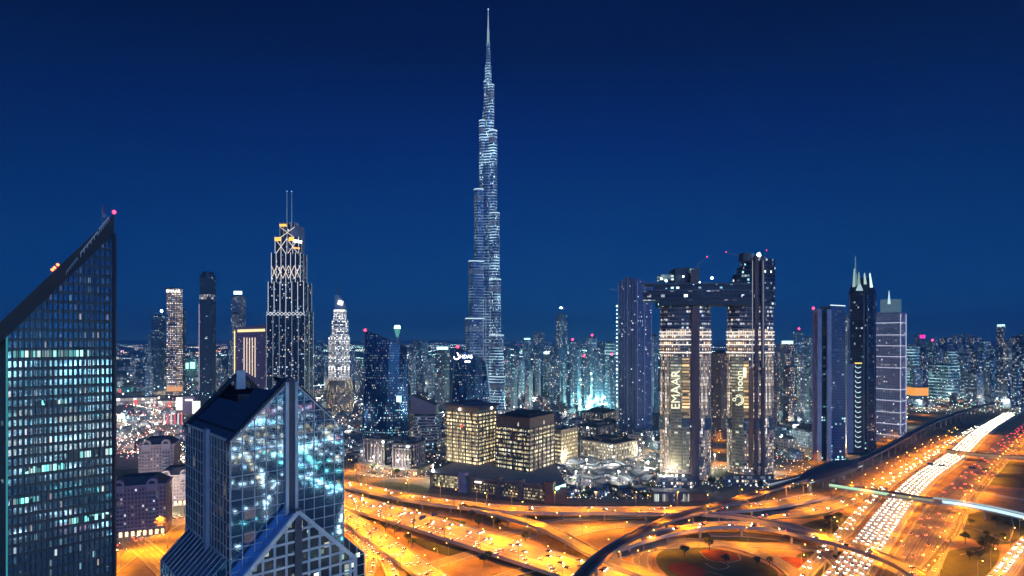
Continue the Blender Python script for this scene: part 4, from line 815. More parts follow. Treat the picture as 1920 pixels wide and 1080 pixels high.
def bridged(u0, u1, D, label, zb, strips, zmid, glyphs):
    c = (X((u0+u1)/2, D), D); a = (X(u1, D)-X(u0, D))/2; b = 18
    t = thing('bridged_tower', label, 'skyscraper', (c[0], c[1], 0), 'towers joined by the sky bridge'); EL = ellipse(c, a-.8, b-.8, 40)
    mb = MB(); mb.prism(EL, 0, zmid, 0, 1); mb.build('tower_body', [wm, dark], t)
    mb = MB(); mb.prism(ellipse(c, a-1.2, b-1.2, 40), zmid, zb, 0, 1); mb.build('upper_body', [gm, dark], t)
    mb = MB(); z = 18
    while z < zb-2:
        if not 62 < z < 74: mb.prism(ellipse(c, a, b, 40), z, z+.5, 0, 0, bottom=True)
        z += 3.6 if z < zmid else 4.6
    mb.build('balcony_slabs', slabm, t)
    mb = MB(); mb.prism(ellipse(c, a+.5, b+.5, 40), 62, 75, 0, 1, bottom=True); mb.build('plant_floor_ring', [facade('plant_floor', (.12, .15, .2), (.06, .1, .14), 5, 4.3, .8, .4, .35, COOL, .6, 20), dark], t)
    for k, v in enumerate((623, 629, 637, 647, 662)):
        z = Zv(v, D-b); mb = MB(); mb.prism(ellipse(c, a+.3, b+.3, 40), z, z+1.0, 0, 0, bottom=True); mb.build('floor_light_ring', glow('floor_ring_light', (1, .93, .85), 1.3), t)
    def arc(ua, ub, o, z0, z1, m, nm):
        xa, xb = [max(-.985, min(.985, (X(u, D-b*.8)-c[0])/a)) for u in (ua, ub)]; n = 5; fr = []
        for i in range(n+1): x = xa+(xb-xa)*i/n; fr.append((c[0]+x*a, c[1]-math.sqrt(max(0, 1-x*x))*b-o))
        poly = fr+[(fr[-1][0], fr[-1][1]+3+o), (fr[0][0], fr[0][1]+3+o)]; mb = MB(); mb.prism(poly, z0, z1, 0, 1, bottom=True); return mb.build(nm, [m, m], t)
    for ua, ub, o, v1, z0, m, nm in strips: arc(ua, ub, o, z0, Zv(v1, D-b), m, nm)
    glyphs(t, c, a, b); return t, c, a, b
def gl1(t, c, a, b):
    y = D1-b-3.2; text_part('EMAAR', 13.6, .5, signy, t, (X(1267.5, y), y, Zv(731, y)), (0, 0, 1), (-1, 0, 0))
def gl2(t, c, a, b):
    y = D1-b-3.2; text_part('noon', 11, .5, signy, t, (X(1387, y), y, Zv(714, y)), (0, 0, 1), (-1, 0, 0))
    mb = MB(); cc = (X(1384.5, y), Zv(750, y)); ring(mb, cc, 5.6, .9, -120, 120, y, 18); ring(mb, cc, 3.9, .7, -90, 140, y, 16); ring(mb, (cc[0]-4.6, cc[1]+.5), 1.7, .7, 0, 360, y, 10); mb.build('sign_emblem', signy, t)
    mb = MB(); mb.bar((X(1396.5, y), y, Zv(708, y)), (X(1396.5, y), y, Zv(689, y)), 3.6, .6); mb.build('lit_panel', glow('lit_panel_peach', (1, .8, .6), 1.5), t)
D1 = 676
s1 = [(1239.5, 1246, 1.0, 668, 78, vst, 'balcony_column'), (1249, 1255, 1.0, 668, 20, vst, 'balcony_column'), (1313, 1320, 1.0, 668, 20, vst, 'balcony_column'), (1322, 1329, 1.0, 668, 78, vst, 'balcony_column'), (1257.5, 1276, 1.2, 668, 20, olive, 'balcony_column'), (1278, 1290, 1.4, 672, 76, warmcol, 'balcony_column'), (1294, 1309, 2.2, 506, 0, corem, 'service_core'), (1278, 1290, 1.0, 800, 18, olive, 'balcony_column')]
s2 = [(1365, 1374, 1.0, 668, 20, vst, 'balcony_column'), (1433, 1439, 1.0, 668, 20, vst, 'balcony_column'), (1441, 1447, 1.0, 668, 78, vst, 'balcony_column'), (1376, 1393, 1.2, 668, 20, olive, 'balcony_column'), (1394, 1401, 1.4, 676, 76, warmcol, 'balcony_column'), (1402, 1410, 1.0, 690, 20, plain('brown_column', (.26, .16, .11), .7), 'balcony_column'), (1412, 1418, 2.2, 480, 0, corem, 'service_core'), (1424, 1430, 2.2, 480, 0, corem, 'service_core')]
tA, cA, aA, bA = bridged(1237, 1333, D1, 'bridged tower with the tall vertical lettering and one dark service shaft', Zv(572, D1), s1, Zv(618, D1), gl1)
tB, cB, aB, bB = bridged(1363, 1450, D1, 'taller bridged tower with the round emblem sign and twin dark shafts', Zv(572, D1), s2, Zv(618, D1), gl2)
for u in (1411, 1431): mb = MB(); y = D1-bB-1.5; mb.bar((X(u, y), y, Zv(690, y)), (X(u, y), y, Zv(488, y)), .5); mb.build('shaft_light_line', glow('shaft_line', (.7, .75, .9), .5), tB)
# crowns
def block(par, u0, u1, v0, v1, y, dep, m, nm, mr=None):
    mb = MB(); mb.prism([(X(u0, y), y), (X(u1, y), y), (X(u1, y), y+dep), (X(u0, y), y+dep)], Zv(v1, y), Zv(v0, y), 0, 1, bottom=True); return mb.build(nm, [m, mr or dark], par)
y = D1-12
block(tA, 1240, 1330, 548, 575, y, 28, crowns, 'crown_storeys'); block(tA, 1266, 1308, 504, 530, y, 24, dark, 'roof_block'); block(tA, 1293, 1311, 502, 512, y-3, 10, facade('lit_plant_room', (.1, .1, .12), (.1, .1, .12), 2.5, 7, .6, .7, .9, COOL, 1.6, 20), 'lit_plant_room')
block(tA, 1240, 1263, 514, 526, y, 18, facade('lit_pavilion', (.2, .22, .22), (.1, .1, .1), 5, 3.6, .8, .5, 1, ((.7, .9, .75), (.5, .8, .7)), .9, 20), 'lit_pavilion'); mb = MB(); mb.box((X(1290, y), y+8, Zv(503, y)), (26, 16, 1.2)); mb.build('roof_canopy', dark, tA)
z0 = Zv(575, y)
mb = MB(); mb.prism([(X(1406, D1)+math.cos(2*math.pi*i/28)*aB*.98, D1+math.sin(2*math.pi*i/28)*15) for i in range(28)], z0, Zv(530, D1), 0, 1); mb.build('crown_storeys', [crowns, dark], tB)
for k, (ua, ub, v) in enumerate(((1366, 1451, 530), (1374, 1452, 515), (1382, 1452, 502), (1389, 1452, 488))):
    cc = X((ua+ub)/2, D1); aa = (X(ub, D1)-X(ua, D1))/2; mb = MB(); mb.prism(ellipse((cc, D1), aa, 16-k*.3, 28), z0, Zv(v, D1), 0, 1); mb.build('stepped_crown', [crowns, dark], tB)
block(tB, 1394, 1414, 474, 489, y, 14, dark, 'roof_block')
# sky bridge: its own thing, resting in both towers
t = thing('sky_bridge', 'dark curved sky bridge joining the two towers high above the ground', 'bridge', (X(1340, D1), D1, Zv(570, D1)))
mb = MB(); n = 24; fr = []; bk = []
for i in range(n+1):
    u = 1206+(1448-1206)*i/n; s = 1 if u > 1240 else .6+.4*max(0, (u-1206)/34); fr.append((X(u, D1-20), D1-20+3*math.cos(i/n*6.28))); bk.append((X(u, D1+14), D1+14))
mb.prism(fr+bk[::-1], Zv(563, D1-20), Zv(545, D1-20), 0, 1, bottom=True); mb.build('bridge_hull', [facade('bridge_hull_glass', (.035, .04, .07), (.02, .025, .05), 5, 6, .8, .5, .3, ((.7, .85, 1), (.5, .55, .7), (.9, .8, .7)), 1.0, 14, .2, seed=131), dark], t)
mb = MB(); mb.prism(fr[3:]+bk[::-1][:-3], Zv(572, D1-20), Zv(563.2, D1-20), 0, 0, bottom=True); mb.build('bridge_underside', dark, t)
mb = MB(); mb.prism(offs(fr+bk[::-1], .8) if False else [(p[0], p[1]-.8) for p in fr]+bk[::-1], Zv(545, D1-20), Zv(543, D1-20), 0, 0, bottom=True); mb.prism([(p[0], p[1]-.8) for p in fr]+bk[::-1], Zv(533, D1-20), Zv(530.5, D1-20), 0, 0, bottom=True); mb.build('deck_edge', plain('deck_edge_grey', (.10, .12, .18), .6), t)
mb = MB(); mb.prism([(p[0], p[1]+1) for p in fr[2:]]+[(p[0], p[1]-1) for p in bk[::-1][:-2]], Zv(543, D1-20), Zv(533, D1-20), 0, 1); mb.build('glazed_storey', [facade('bridge_lights', (.03, .04, .07), (.02, .03, .06), 6, 4, .5, .5, .35, COOL, 2.0, 20, seed=132), dark], t)
mb = MB(); mb.prism([(p[0], p[1]-.8) for p in fr]+bk[::-1], Zv(545, D1-20)-.1, Zv(546, D1-20)-2, 0, 0)
for u, v, r in ((1335, 523, 1.5), (1240, 524, .9), (1249, 528, 1.2), (1281, 520, .9), (1312, 531, .8)): beacon(t, (X(u, D1-19), D1-19, Zv(v, D1-19)+1), r, whitelamp, 'floodlight')
beacon(tB, (X(1423, D1-14), D1-14, Zv(481, D1)), 2.3, whitelamp, 'floodlight')
def crane(label, u0, v0, u1, v1, y):
    t = thing('tower_crane', label, 'crane', (X(u0, y), y, Zv(v0, y)-10)); mb = MB(); p0, p1 = Vector((X(u0, y), y, Zv(v0, y))), Vector((X(u1, y), y+4, Zv(v1, y)))
    mb.bar(p0, p1, .35); q0, q1 = p0+Vector((0, 0, 1.4)), p1+Vector((0, 0, .5)); mb.bar(q0, q1, .3)
    for i in range(8): a, b = p0.lerp(p1, i/8), q0.lerp(q1, (i+.5)/8); c = p0.lerp(p1, (i+1)/8); mb.bar(a, b, .2); mb.bar(b, c, .2)
    mb.build('jib', steel, t); mb = MB(); mb.bar(p0-Vector((0, 0, 10)), p0+Vector((0, 0, 1)), .8); mb.build('mast', steel, t); beacon(t, tuple(p1+Vector((0, 0, 1))), .5)
    return t
crane('tower crane with raised jib on the roof of the tower with vertical lettering', 1308, 496, 1328, 482, D1); crane('tower crane with jib leaning left beside the top of the taller bridged tower', 1388, 481, 1364, 473, D1); crane('small crane just right of the brightest rooftop lamp', 1434, 481, 1440, 470, D1)
# podium under both
t = thing('tower_podium', 'low curved podium with plants and lamps at the foot of the bridged towers', 'building', (X(1340, 640), 640, 0))
for u0, u1, y, h, m in ((1232, 1300, 645, 13, wm), (1300, 1400, 668, 8, pod_wall), (1355, 1452, 655, 12, wm)):
    mb = MB(); mb.prism([(X(u0, y), y), (X(u1, y), y), (X(u1, y+40)-8, y+40), (X(u0, y+40)+8, y+40)], 0, h, 0, 1); mb.build('podium_block', [facade('tower_podium_wall', (.2, .18, .2), (.08, .08, .1), 3, 4, .7, .6, .5, MIXC, .8, 18), plain('podium_garden_roof', (.06, .07, .05), .9)], t)
for u in (1238, 1249, 1260, 1268, 1281): beacon(t, (X(u, 643), 643, 15), .95, whitelamp, 'floodlight')
# ---- pale blue tower with arched top
pbm = facade('pale_blue_tower_wall', (.11, .17, .34), (.05, .07, .13), 3, 3.8, .45, .45, .10, ((.8, .95, 1), (1, .95, .9)), 1.4, 26, .3, seed=141)
t, pl = tower('arch_topped_tower', 'pale blue grey tower with arched top and ribbed side', 'skyscraper', 1160, 1195, 1221, 527, 1010, pbm, 38, roof=False)
L, C, Rr, B = [Vector(q) for q in pl]; z = Zv(527, 1010)
for i in range(13):
    q = L+(C-L)*i/12; o = Vector(((C-L).y, -(C-L).x)).normalized()*.5; mb = MB(); h = z+9*math.sin(math.pi*i/12); mb.bar((*(q+o), 0), (*(q+o), h), 1.6 if i in (0, 6, 12) else .7); mb.build('rib', plain('rib_pale_blue', (.25, .31, .50), .6), t)
mb = MB(); pts = [L+(C-L)*i/12 for i in range(13)]; hs = [z+9*math.sin(math.pi*i/12) for i in range(13)]
for i in range(12): mb.face([(*pts[i], z), (*pts[i+1], z), (*pts[i+1], hs[i+1]), (*pts[i], hs[i])], [(i*3, z), (i*3+3, z), (i*3+3, hs[i+1]), (i*3, hs[i])])
for i in range(12): a, b = pts[i]+(Rr-C)*.6, pts[i+1]+(Rr-C)*.6; mb.face([(*pts[i], hs[i]), (*pts[i+1], hs[i+1]), (*b, hs[i+1]), (*a, hs[i])], None, 1); mb.face([(*b, z), (*a, z), (*a, hs[i]), (*b, hs[i+1])], None, 1)
mb.build('arched_top', [pbm, plain('rib_pale_blue', (.25, .31, .50), .6)], t)
for f in (.5, 1): q = C+(Rr-C)*f; mb = MB(); mb.bar((*(q+Vector((.4, -.4))), 0), (*(q+Vector((.4, -.4))), z), 1.6); mb.build('rib', plain('rib_pale_blue', (.25, .31, .50), .6), t)
t = thing('construction_hoist', 'brightly lit construction hoist mast left of the pale blue arched tower', 'hoist', (X(1157, 1000), 1000, 0)); mb = MB(); x, y = X(1157.5, 1000), 1000
for a in (-1.5, 1.5): mb.bar((x+a, y, 0), (x+a, y, Zv(572, y)), .4)
z = 4
while z < Zv(572, y): mb.bar((x-1.5, y, z), (x+1.5, y, z+4), .3); z += 4
mb.build('lattice_mast', steel, t)
for i in range(24): z = Zv(574+i*7.4, y); mb = MB(); mb.ball((x-1, y-1.5, z), .75 if i % 4 else 1.5); mb.build('work_lamp', glow('work_lamp', (.6, 1, .95), 7), t)
mb = MB(); mb.bar((x-14, y, Zv(542, y)), (x+3, y, Zv(545, y)), .8); mb.build('jib', steel, t)
# ---- right hand tower group
tm = facade('pilaster_tower_wall', (.03, .08, .20), (.02, .07, .20), 3, 3.7, .7, .5, .2, ((.4, .8, 1), (.8, 1, 1), (.3, .8, .75)), 1.0, 26, .15, .02, seed=151, zfade=(10, 130, 1.6, .12))
t, pl = tower('pilaster_tower', 'dark twin slab tower with two pale vertical pilasters and red beacon', 'skyscraper', 1523, 1526, 1560, 582, 805, tm, 78, roof=False); D = 789
pp = plain('pilaster_pale', (.24, .30, .48), .6)
for u, w in ((1536, 5), (1554.5, 5)): mb = MB(); x, y = X(u, D), D; mb.box((x, y, Zv(580, y)/2), (w, 3, Zv(580, y))); mb.build('pilaster', pp, t)
block(t, 1557, 1585, 573, 868, D+2, 26, tm, 'right_slab'); mb = MB(); mb.bar((X(1557, D), D, Zv(572, D)), (X(1585, D), D, Zv(573.5, D)), .8, 1); mb.build('roof_light_line', glow('roof_line_white', (.7, .9, 1), 1.6), t)
mb = MB(); mb.box((X(1530, D), D+3, Zv(585, D)/2), (5, 3, Zv(585, D))); mb.build('plum_side_panel', plain('plum_panel', (.13, .09, .16), .7), t); beacon(t, (X(1525, D), D, Zv(578, D)), 1.8)
D = 850; t, pl = tower('pointed_crown_tower', 'tall dark blue tower with pointed crown, spire and floodlit glass fins', 'skyscraper', 1591, 1628, 1643, 548, D, facade('pointed_tower_wall', (.025, .04, .08), (.012, .025, .06), 2.4, 3.8, .6, .6, .07, COOL, .8, 30, .12, seed=152), 18, roof=False)
L, C, Rr, B = [Vector(q) for q in pl]; z = Zv(548, D); c = cen(pl)
mb = MB(); q = shrink(pl, .62)
for i in range(4): j = (i+1) % 4; mb.face([(*pl[i], z), (*pl[j], z), (*q[j], z+22), (*q[i], z+22)], [(0, 0), (20, 0), (16, 22), (4, 22)])
mb.face([(*p, z+22) for p in q]); mb.build('tapered_crown', dark, t)
mb = MB(); x, y = X(1607, D), D+4; mb.cyl((x, y), 3.6, 2, z+10, Zv(512, D), 6); mb.cyl((x, y), 1.2, .5, Zv(512, D), Zv(480, D), 6); mb.build('spire', glow('spire_teal', (.3, .6, .65), .35), t)
for u, v0, v1, e in ((1601.5, 505, 538, .5), (1611, 512, 532, .35), (1623, 514, 533, .7), (1634.5, 514, 539, 1.4)): mb = MB(); y = D-2; mb.face([(X(u-2.4, y), y, Zv(v1, y)), (X(u+2.4, y), y, Zv(v1, y)), (X(u+(1607-u)*.12+.7, y), y, Zv(v0-3, y)), (X(u+(1607-u)*.12-.5, y), y, Zv(v0, y))]); mb.face([(X(u+2.4, y), y+1.2, Zv(v1, y)), (X(u-2.4, y), y+1.2, Zv(v1, y)), (X(u+(1607-u)*.12-.5, y), y+1.2, Zv(v0, y)), (X(u+(1607-u)*.12+.7, y), y+1.2, Zv(v0-3, y))]); mb.build('lit_glass_fin', glow('fin_%d' % int(e*10), (.7, 1, .9), e), t)
mb = MB(); x0, x1, y = X(1602, D), X(1614, D), D-6; z = z; mb.face([(x0, y, z+2), (x1, y, z+2), ((x0+x1)/2, y, z+13)]); mb.face([(x0, y+3, z+2), ((x0+x1)/2, y+3, z+13), (x1, y+3, z+2)]); mb.build('crown_gable', glow('gable_light', (.6, .85, .9), .7), t)
for u in (1593, 1620, 1627, 1640): mb = MB(); y = D-1.5 if u < 1630 else D+8; mb.bar((X(u, y), y, 0), (X(u, y), y, Zv(552, y)), .9); mb.build('vertical_fin', plain('fin_blue', (.10, .14, .26), .5), t)
D = 838; block(t, 1588, 1600, 683, 850, D, 10, plain('annex_blue_grey', (.2, .23, .34), .6), 'annex_pier'); o = block(t, 1600, 1619, 684, 850, D, 12, dark, 'front_annex')
for i in range(17): z = Zv(690+i*9.3, D); mb = MB(); a, b = X(1603.5, D), X(1613.5, D); y = D-.8; mb.bar((a, y, z+1.5), ((a+b)/2, y, z), .5, .9); mb.bar(((a+b)/2, y, z), (b, y, z+1.5), .5, .9); mb.bar((a, y, z+1.5), (a, y, z+4), .5); mb.build('chevron_light', glow('chevron_light', (.6, .9, .95), 1.1), t)
mb = MB(); y = D-.8; mb.bar((X(1603, y), y, Zv(681, y)), (X(1616, y), y, Zv(681, y)), 1, 1.8); mb.build('yellow_sign', glow('yellow_sign', (1, .75, .15), 1.2), t)
D = 955; lm = facade('lilac_tower_wall', (.26, .31, .50), (.09, .10, .17), 3.4, 4, .42, .5, .12, ((.8, .95, 1), (1, .9, .7)), .9, 40, .4, .05, seed=153)
t, pl = tower('lilac_banded_tower', 'lilac grey tower crossed by thin white light lines with square crown and needle', 'skyscraper', 1643, 1688, 1698, 585, D, lm, 18, roof=False, rm=dark)
pl2 = offs(pl, .6)
for v in (605, 628, 648.5, 669, 690, 731, 752.5, 774.5, 796.5, 818):
    z = Zv(v, D); mb = MB()
    for i in (0, 1): mb.bar((*pl2[i], z), (*pl2[i+1], z), .5, .75)
    mb.build('light_line', glow('light_line_white', (.85, .85, 1), 1.0), t)
for i in (1, 2): mb = MB(); mb.bar((*pl2[i], 10), (*pl2[i], Zv(588, D)), .9); mb.build('corner_light_line', glow('corner_line_pink', (.85, .85, 1), .6), t)
for i in range(5):
    q = Vector(pl2[0]).lerp(Vector(pl2[1]), .3+.1*i); mb = MB(); n = 5; r = 0; mb.bar((*q, Zv(780, D)), (*q, Zv(615, D)), .5); mb.build('vertical_rib', plain('lilac_rib', (.34, .35, .5), .6), t)
c = cen(pl); mb = MB(); mb.prism(shrink(pl, .72), Zv(585, D), Zv(560, D), 0, 0); mb.build('square_crown', glow('crown_frosted', (.22, .42, .6), .30), t)
mb = MB(); y = D-2; x = X(1667, y); mb.cyl((x, y), 2.4, .4, Zv(570, y), Zv(545, y), 6); mb.build('needle', glow('needle_light', (.6, .9, .95), 1.0), t)
# dark tower seen between the bridged towers, towers left of the pilaster tower, etc.
D = 900
tower('brown_gap_tower', 'dark brown tower seen through the gap between the two bridged towers', 'tower', 1334, 1352, 1364, 662, 960, facade('brown_tower_wall', (.13, .10, .12), (.06, .05, .06), 3, 3.8, .5, .5, .2, WARM, .9, 25, seed=161), 30)
tower('blue_rear_tower', 'slim pale blue tower right behind the arched pale blue tower', 'tower', 1219, 1226, 1234, 630, 1300, facade('blue_rear_wall', (.18, .25, .34), (.08, .1, .14), 3, 3.8, .5, .5, .35, COOL, .8, 25, seed=162), 30)
# classical apartment blocks between the two foreground towers
def apartment(label, uc, D, w, d, h, rz, seed, roofc):
    C = Vector((X(uc, D), D)); t = thing('apartment_block', label, 'apartment building', (C.x, C.y, 0)); co, si = math.cos(rz), math.sin(rz); Q = lambda x, y: (C.x+x*co-y*si, C.y+x*si+y*co)
    fm = facade('apartment_wall_%d' % seed, (.30, .22, .26), (.06, .05, .07), 2.6, 3.4, .45, .5, .14, ((1, .75, .5), (.8, .9, 1)), .9, 14, .3, seed=seed, wrough=.8)
    tr = plain('apartment_trim', (.38, .31, .37), .8); rf = plain('slate_roof_%d' % seed, roofc, .8)
    mb = MB(); mb.prism([Q(-w/2, -d/2), Q(w/2, -d/2), Q(w/2, d/2), Q(-w/2, d/2)], 0, h, 0, 1); mb.build('walls', [fm, rf], t)
    mb = MB(); mb.prism([Q(-w/2-.8, -d/2-.8), Q(w/2+.8, -d/2-.8), Q(w/2+.8, d/2+.8), Q(-w/2-.8, d/2+.8)], h, h+1, 0, 0, bottom=True); mb.build('cornice', tr, t); mb = MB(); mb.prism([Q(-w/2-.4, -d/2-.4), Q(w/2+.4, -d/2-.4), Q(w/2+.4, d/2+.4), Q(-w/2-.4, d/2+.4)], 7.2, 8, 0, 0, bottom=True); mb.build('cornice', tr, t)
    a = [Q(-w/2+1, -d/2+1), Q(w/2-1, -d/2+1), Q(w/2-1, d/2-1), Q(-w/2+1, d/2-1)]; b = shrink(a, .62); mb = MB()
    for i in range(4): j = (i+1) % 4; mb.face([(*a[i], h+1), (*a[j], h+1), (*b[j], h+7), (*b[i], h+7)])
    mb.face([(*p, h+7) for p in b]); mb.build('mansard_roof', rf, t)
    for s in (-1, 1):
        x = s*w*.27; mb = MB(); n = 10; F = [(-4, h-4), (4, h-4)]+[(math.cos(math.pi*i/n)*4, h+2+math.sin(math.pi*i/n)*4) for i in range(n+1)]
        fr = [(*Q(x+p, -d/2-1.3), z) for p, z in F]; bk = [(*Q(x+p, -d/2+3), z) for p, z in F]; mb.face(fr)
        for i in range(len(fr)): j = (i+1) % len(fr); mb.face([fr[j], fr[i], bk[i], bk[j]])
        mb.build('arched_dormer', tr, t); mb = MB(); F2 = [(math.cos(math.pi*i/n)*2.6, h+1.5+math.sin(math.pi*i/n)*2.8) for i in range(n+1)]; mb.face([(*Q(x+p, -d/2-1.4), z) for p, z in F2]); mb.build('arched_window', plain('window_night', (.05, .06, .09), .2), t)
        mb = MB()
        for f in range(int((h-12)/3.4)): mb.prism([Q(x-3.4, -d/2-1.6), Q(x+3.4, -d/2-1.6), Q(x+3.4, -d/2+.1), Q(x-3.4, -d/2+.1)], 9.5+f*3.4, 10.5+f*3.4, 0, 0, bottom=True)
        mb.build('balconies', tr, t)
    mb = MB(); k = int(w/4.2)
    for i in range(k): x = -w/2+2.5+i*(w-5)/(k-1); mb.prism([Q(x-1.1, -d/2-.3), Q(x+1.1, -d/2-.3), Q(x+1.1, -d/2+.1), Q(x-1.1, -d/2+.1)], 1, 5, 0, 0, bottom=True)
    mb.build('shopfront_lights', glow('shopfront_light', (1, .72, .38), 2.2), t)
    return t
apartment('mauve apartment block with arched dormers above lit shopfronts by the orange junction', 262, 500, 44, 26, 42, .35, 171, (.05, .055, .075))
apartment('mauve apartment block with dark mansard roof behind the one with lit shopfronts', 300, 610, 32, 26, 56, .3, 172, (.03, .04, .065))
apartment('low mauve apartment wing half hidden by the gabled lattice tower', 335, 590, 30, 26, 30, .3, 173, (.05, .05, .07))

# ---- shopping mall and billboards on the left
def mall():
    fm = facade('mall_wall_lit', (.45, .38, .33), (.35, .3, .25), 9, 9, .8, .7, .75, ((1, .85, .65), (1, .75, .55), (1, .95, .9)), 1.2, 60, seed=181)
    for lab, u0, u1, v, h, D, m in (('long cream lit mall hall with red entrance near the teal lit hall', 218, 300, 768, 17, 1480, fm), ('wide mall hall with brightly lit wall behind the striped banners', 296, 345, 772, 15, 1420, fm), ('flat roofed hall washed in teal light beside the glass tower', 205, 250, 742, 15, 1800, facade('teal_hall', (.1, .4, .35), (.1, .4, .35), 30, 20, .95, .6, 1, ((.1, .9, .7), (.3, 1, .8)), .8, 60))):
        pl = plan(u0, u0+(u1-u0)*.9, u1, D, 14); t = thing('mall_hall', lab, 'mall building', (pl[1][0], pl[1][1], 0)); mb = MB(); mb.prism(pl, 0, h, 0, 1); mb.build('lit_wall', [m, plain('mall_roof', (.16, .14, .18), .8)], t); mb = MB(); mb.prism(offs(pl, 3), h, h+1.5, 0, 0, bottom=True); mb.build('canopy_roof', plain('mall_roof', (.16, .14, .18), .8), t)
        mb = MB(); q = Vector(pl[0]).lerp(Vector(pl[1]), .5); mb.box((q.x, q.y-2, 6), (6, 3, 12)); mb.build('entrance_portal', glow('red_entrance', (1, .1, .08), 1.2), t)
    for lab, u, v, w, h in (('tall white lit billboard left of the mauve mall sign block', 336, 757, 12, 25), ('white lit billboard touching the roof of the gabled tower', 368, 764, 15, 25), ('small bright billboard on a post near the glass tower', 227, 781, 14, 9)):
        D = 1150; t = thing('billboard', lab, 'billboard', (X(u, D), D, 0)); mb = MB(); mb.box((X(u, D), D, Zv(v, D)), (w, 1.5, h)); mb.build('lit_panel', glow('billboard_cream', (1, .97, .85), 1.4), t); mb = MB(); mb.bar((X(u, D), D+1.2, 0), (X(u, D), D+1.2, Zv(v, D)), 1.5); mb.build('post', steel, t)
    t = thing('sign_block', 'mauve block with small lit sign between two white billboards', 'building', (X(352, 1170), 1170, 0)); block(t, 340, 364, 743, 775, 1170, 14, plain('mauve_wall', (.22, .16, .26), .7), 'block'); mb = MB(); mb.box((X(354, 1168), 1168, Zv(750, 1168)), (14, 1, 3)); mb.build('wall_sign', signw, t)
    for i in range(6):
        u = 308+i*6.5; D = 1080; t = thing('banner_mast', '%s lit banner, %s from the left in the row beside the mall road' % ('red' if i % 2 else 'white', ('first', 'second', 'third', 'fourth', 'fifth', 'sixth')[i]), 'banner', (X(u, D), D, 0), 'banners beside the mall road'); mb = MB(); mb.box((X(u, D), D, 17), (2.6, .5, 20)); mb.build('banner_cloth', glow('banner_red' if i % 2 else 'banner_white', (1, .08, .15) if i % 2 else (1, .85, .85), .9), t); mb = MB(); mb.bar((X(u, D)+1.8, D, 0), (X(u, D)+1.8, D, 29), .5); mb.build('pole', steel, t)
    for i, (u, D, w) in enumerate(((341, 1850, 7), (350.5, 1850, 9))): pass
    t = thing('twin_lit_hall', 'hall with two big square lit screens right of the dotted light tower', 'building', (X(357, 1900), 1900, 0)); block(t, 344, 372, 672, 705, 1900, 30, facade('hall_teal', (.08, .2, .22), (.05, .1, .12), 4, 5, .7, .5, .5, TEAL, .7, 30), 'hall'); mb = MB(); mb.box((X(350, 1890), 1890, Zv(686, 1890)), (11, 2, 19)); mb.build('lit_screen', glow('screen_teal', (.5, 1, .9), 1.8), t); mb = MB(); mb.box((X(361, 1890), 1890, Zv(685, 1890)), (15, 2, 21)); mb.build('lit_screen', glow('screen_teal', (.5, 1, .9), 1.8), t)
mall()
# ================================================================== BACKGROUND CITY
ORD = ['first', 'second', 'third', 'fourth', 'fifth', 'sixth', 'seventh', 'eighth', 'ninth', 'tenth', 'eleventh', 'twelfth', 'thirteenth', 'fourteenth', 'fifteenth', 'sixteenth', 'seventeenth', 'eighteenth', 'nineteenth', 'twentieth']
ORD += ['twenty-'+o for o in ORD[:9]]+['thirtieth']+['thirty-'+o for o in ORD[:9]]+['fortieth']+['forty-'+o for o in ORD[:9]]
bgm = [facade('bg_wall_%d' % i, w, g, 4.2, 4.4, .6, .5, p, c, e, 26, .25, b, seed=200+i, line=l) for i, (w, g, p, c, e, b, l) in enumerate([
    ((.16, .24, .32), (.05, .08, .12), .30, COOL, 1.1, .04, None), ((.10, .16, .26), (.03, .05, .09), .24, ((.6, .85, 1), (1, .9, .75)), 1.1, .03, None), ((.16, .25, .36), (.07, .1, .13), .3, COOL+MIXC, .9, .04, None),
    ((.06, .10, .18), (.02, .04, .08), .22, COOL+((1, .6, .4),), 1.2, .05, None), ((.28, .30, .36), (.08, .09, .12), .35, MIXC, 1.0, 0, None), ((.12, .12, .18), (.04, .04, .07), .4, WARM+((.8, .9, 1),), 1.0, 0, None),
    ((.10, .18, .28), (.04, .07, .1), .3, COOL+TEAL, 1.0, .12, (8.8, 2.2, (.5, .9, .95), .8))])]
wallname = ['blue grey', 'dim blue', 'pale blue', 'dark navy', 'pale grey', 'dark mauve', 'teal banded']
class Zone:
    def __init__(s, where, kind='tower'): s.where = where; s.items = []; s.kind = kind
    def add(s, t, u, desc): s.items.append((u, t, desc.replace(' with red beacon', ' with beacon')))
    def close(s):
        s.items.sort(key=lambda a: a[0])
        for i, (u, t, d) in enumerate(s.items): t['label'] = '%s, %s from the left %s' % (d, ORD[i], s.where)
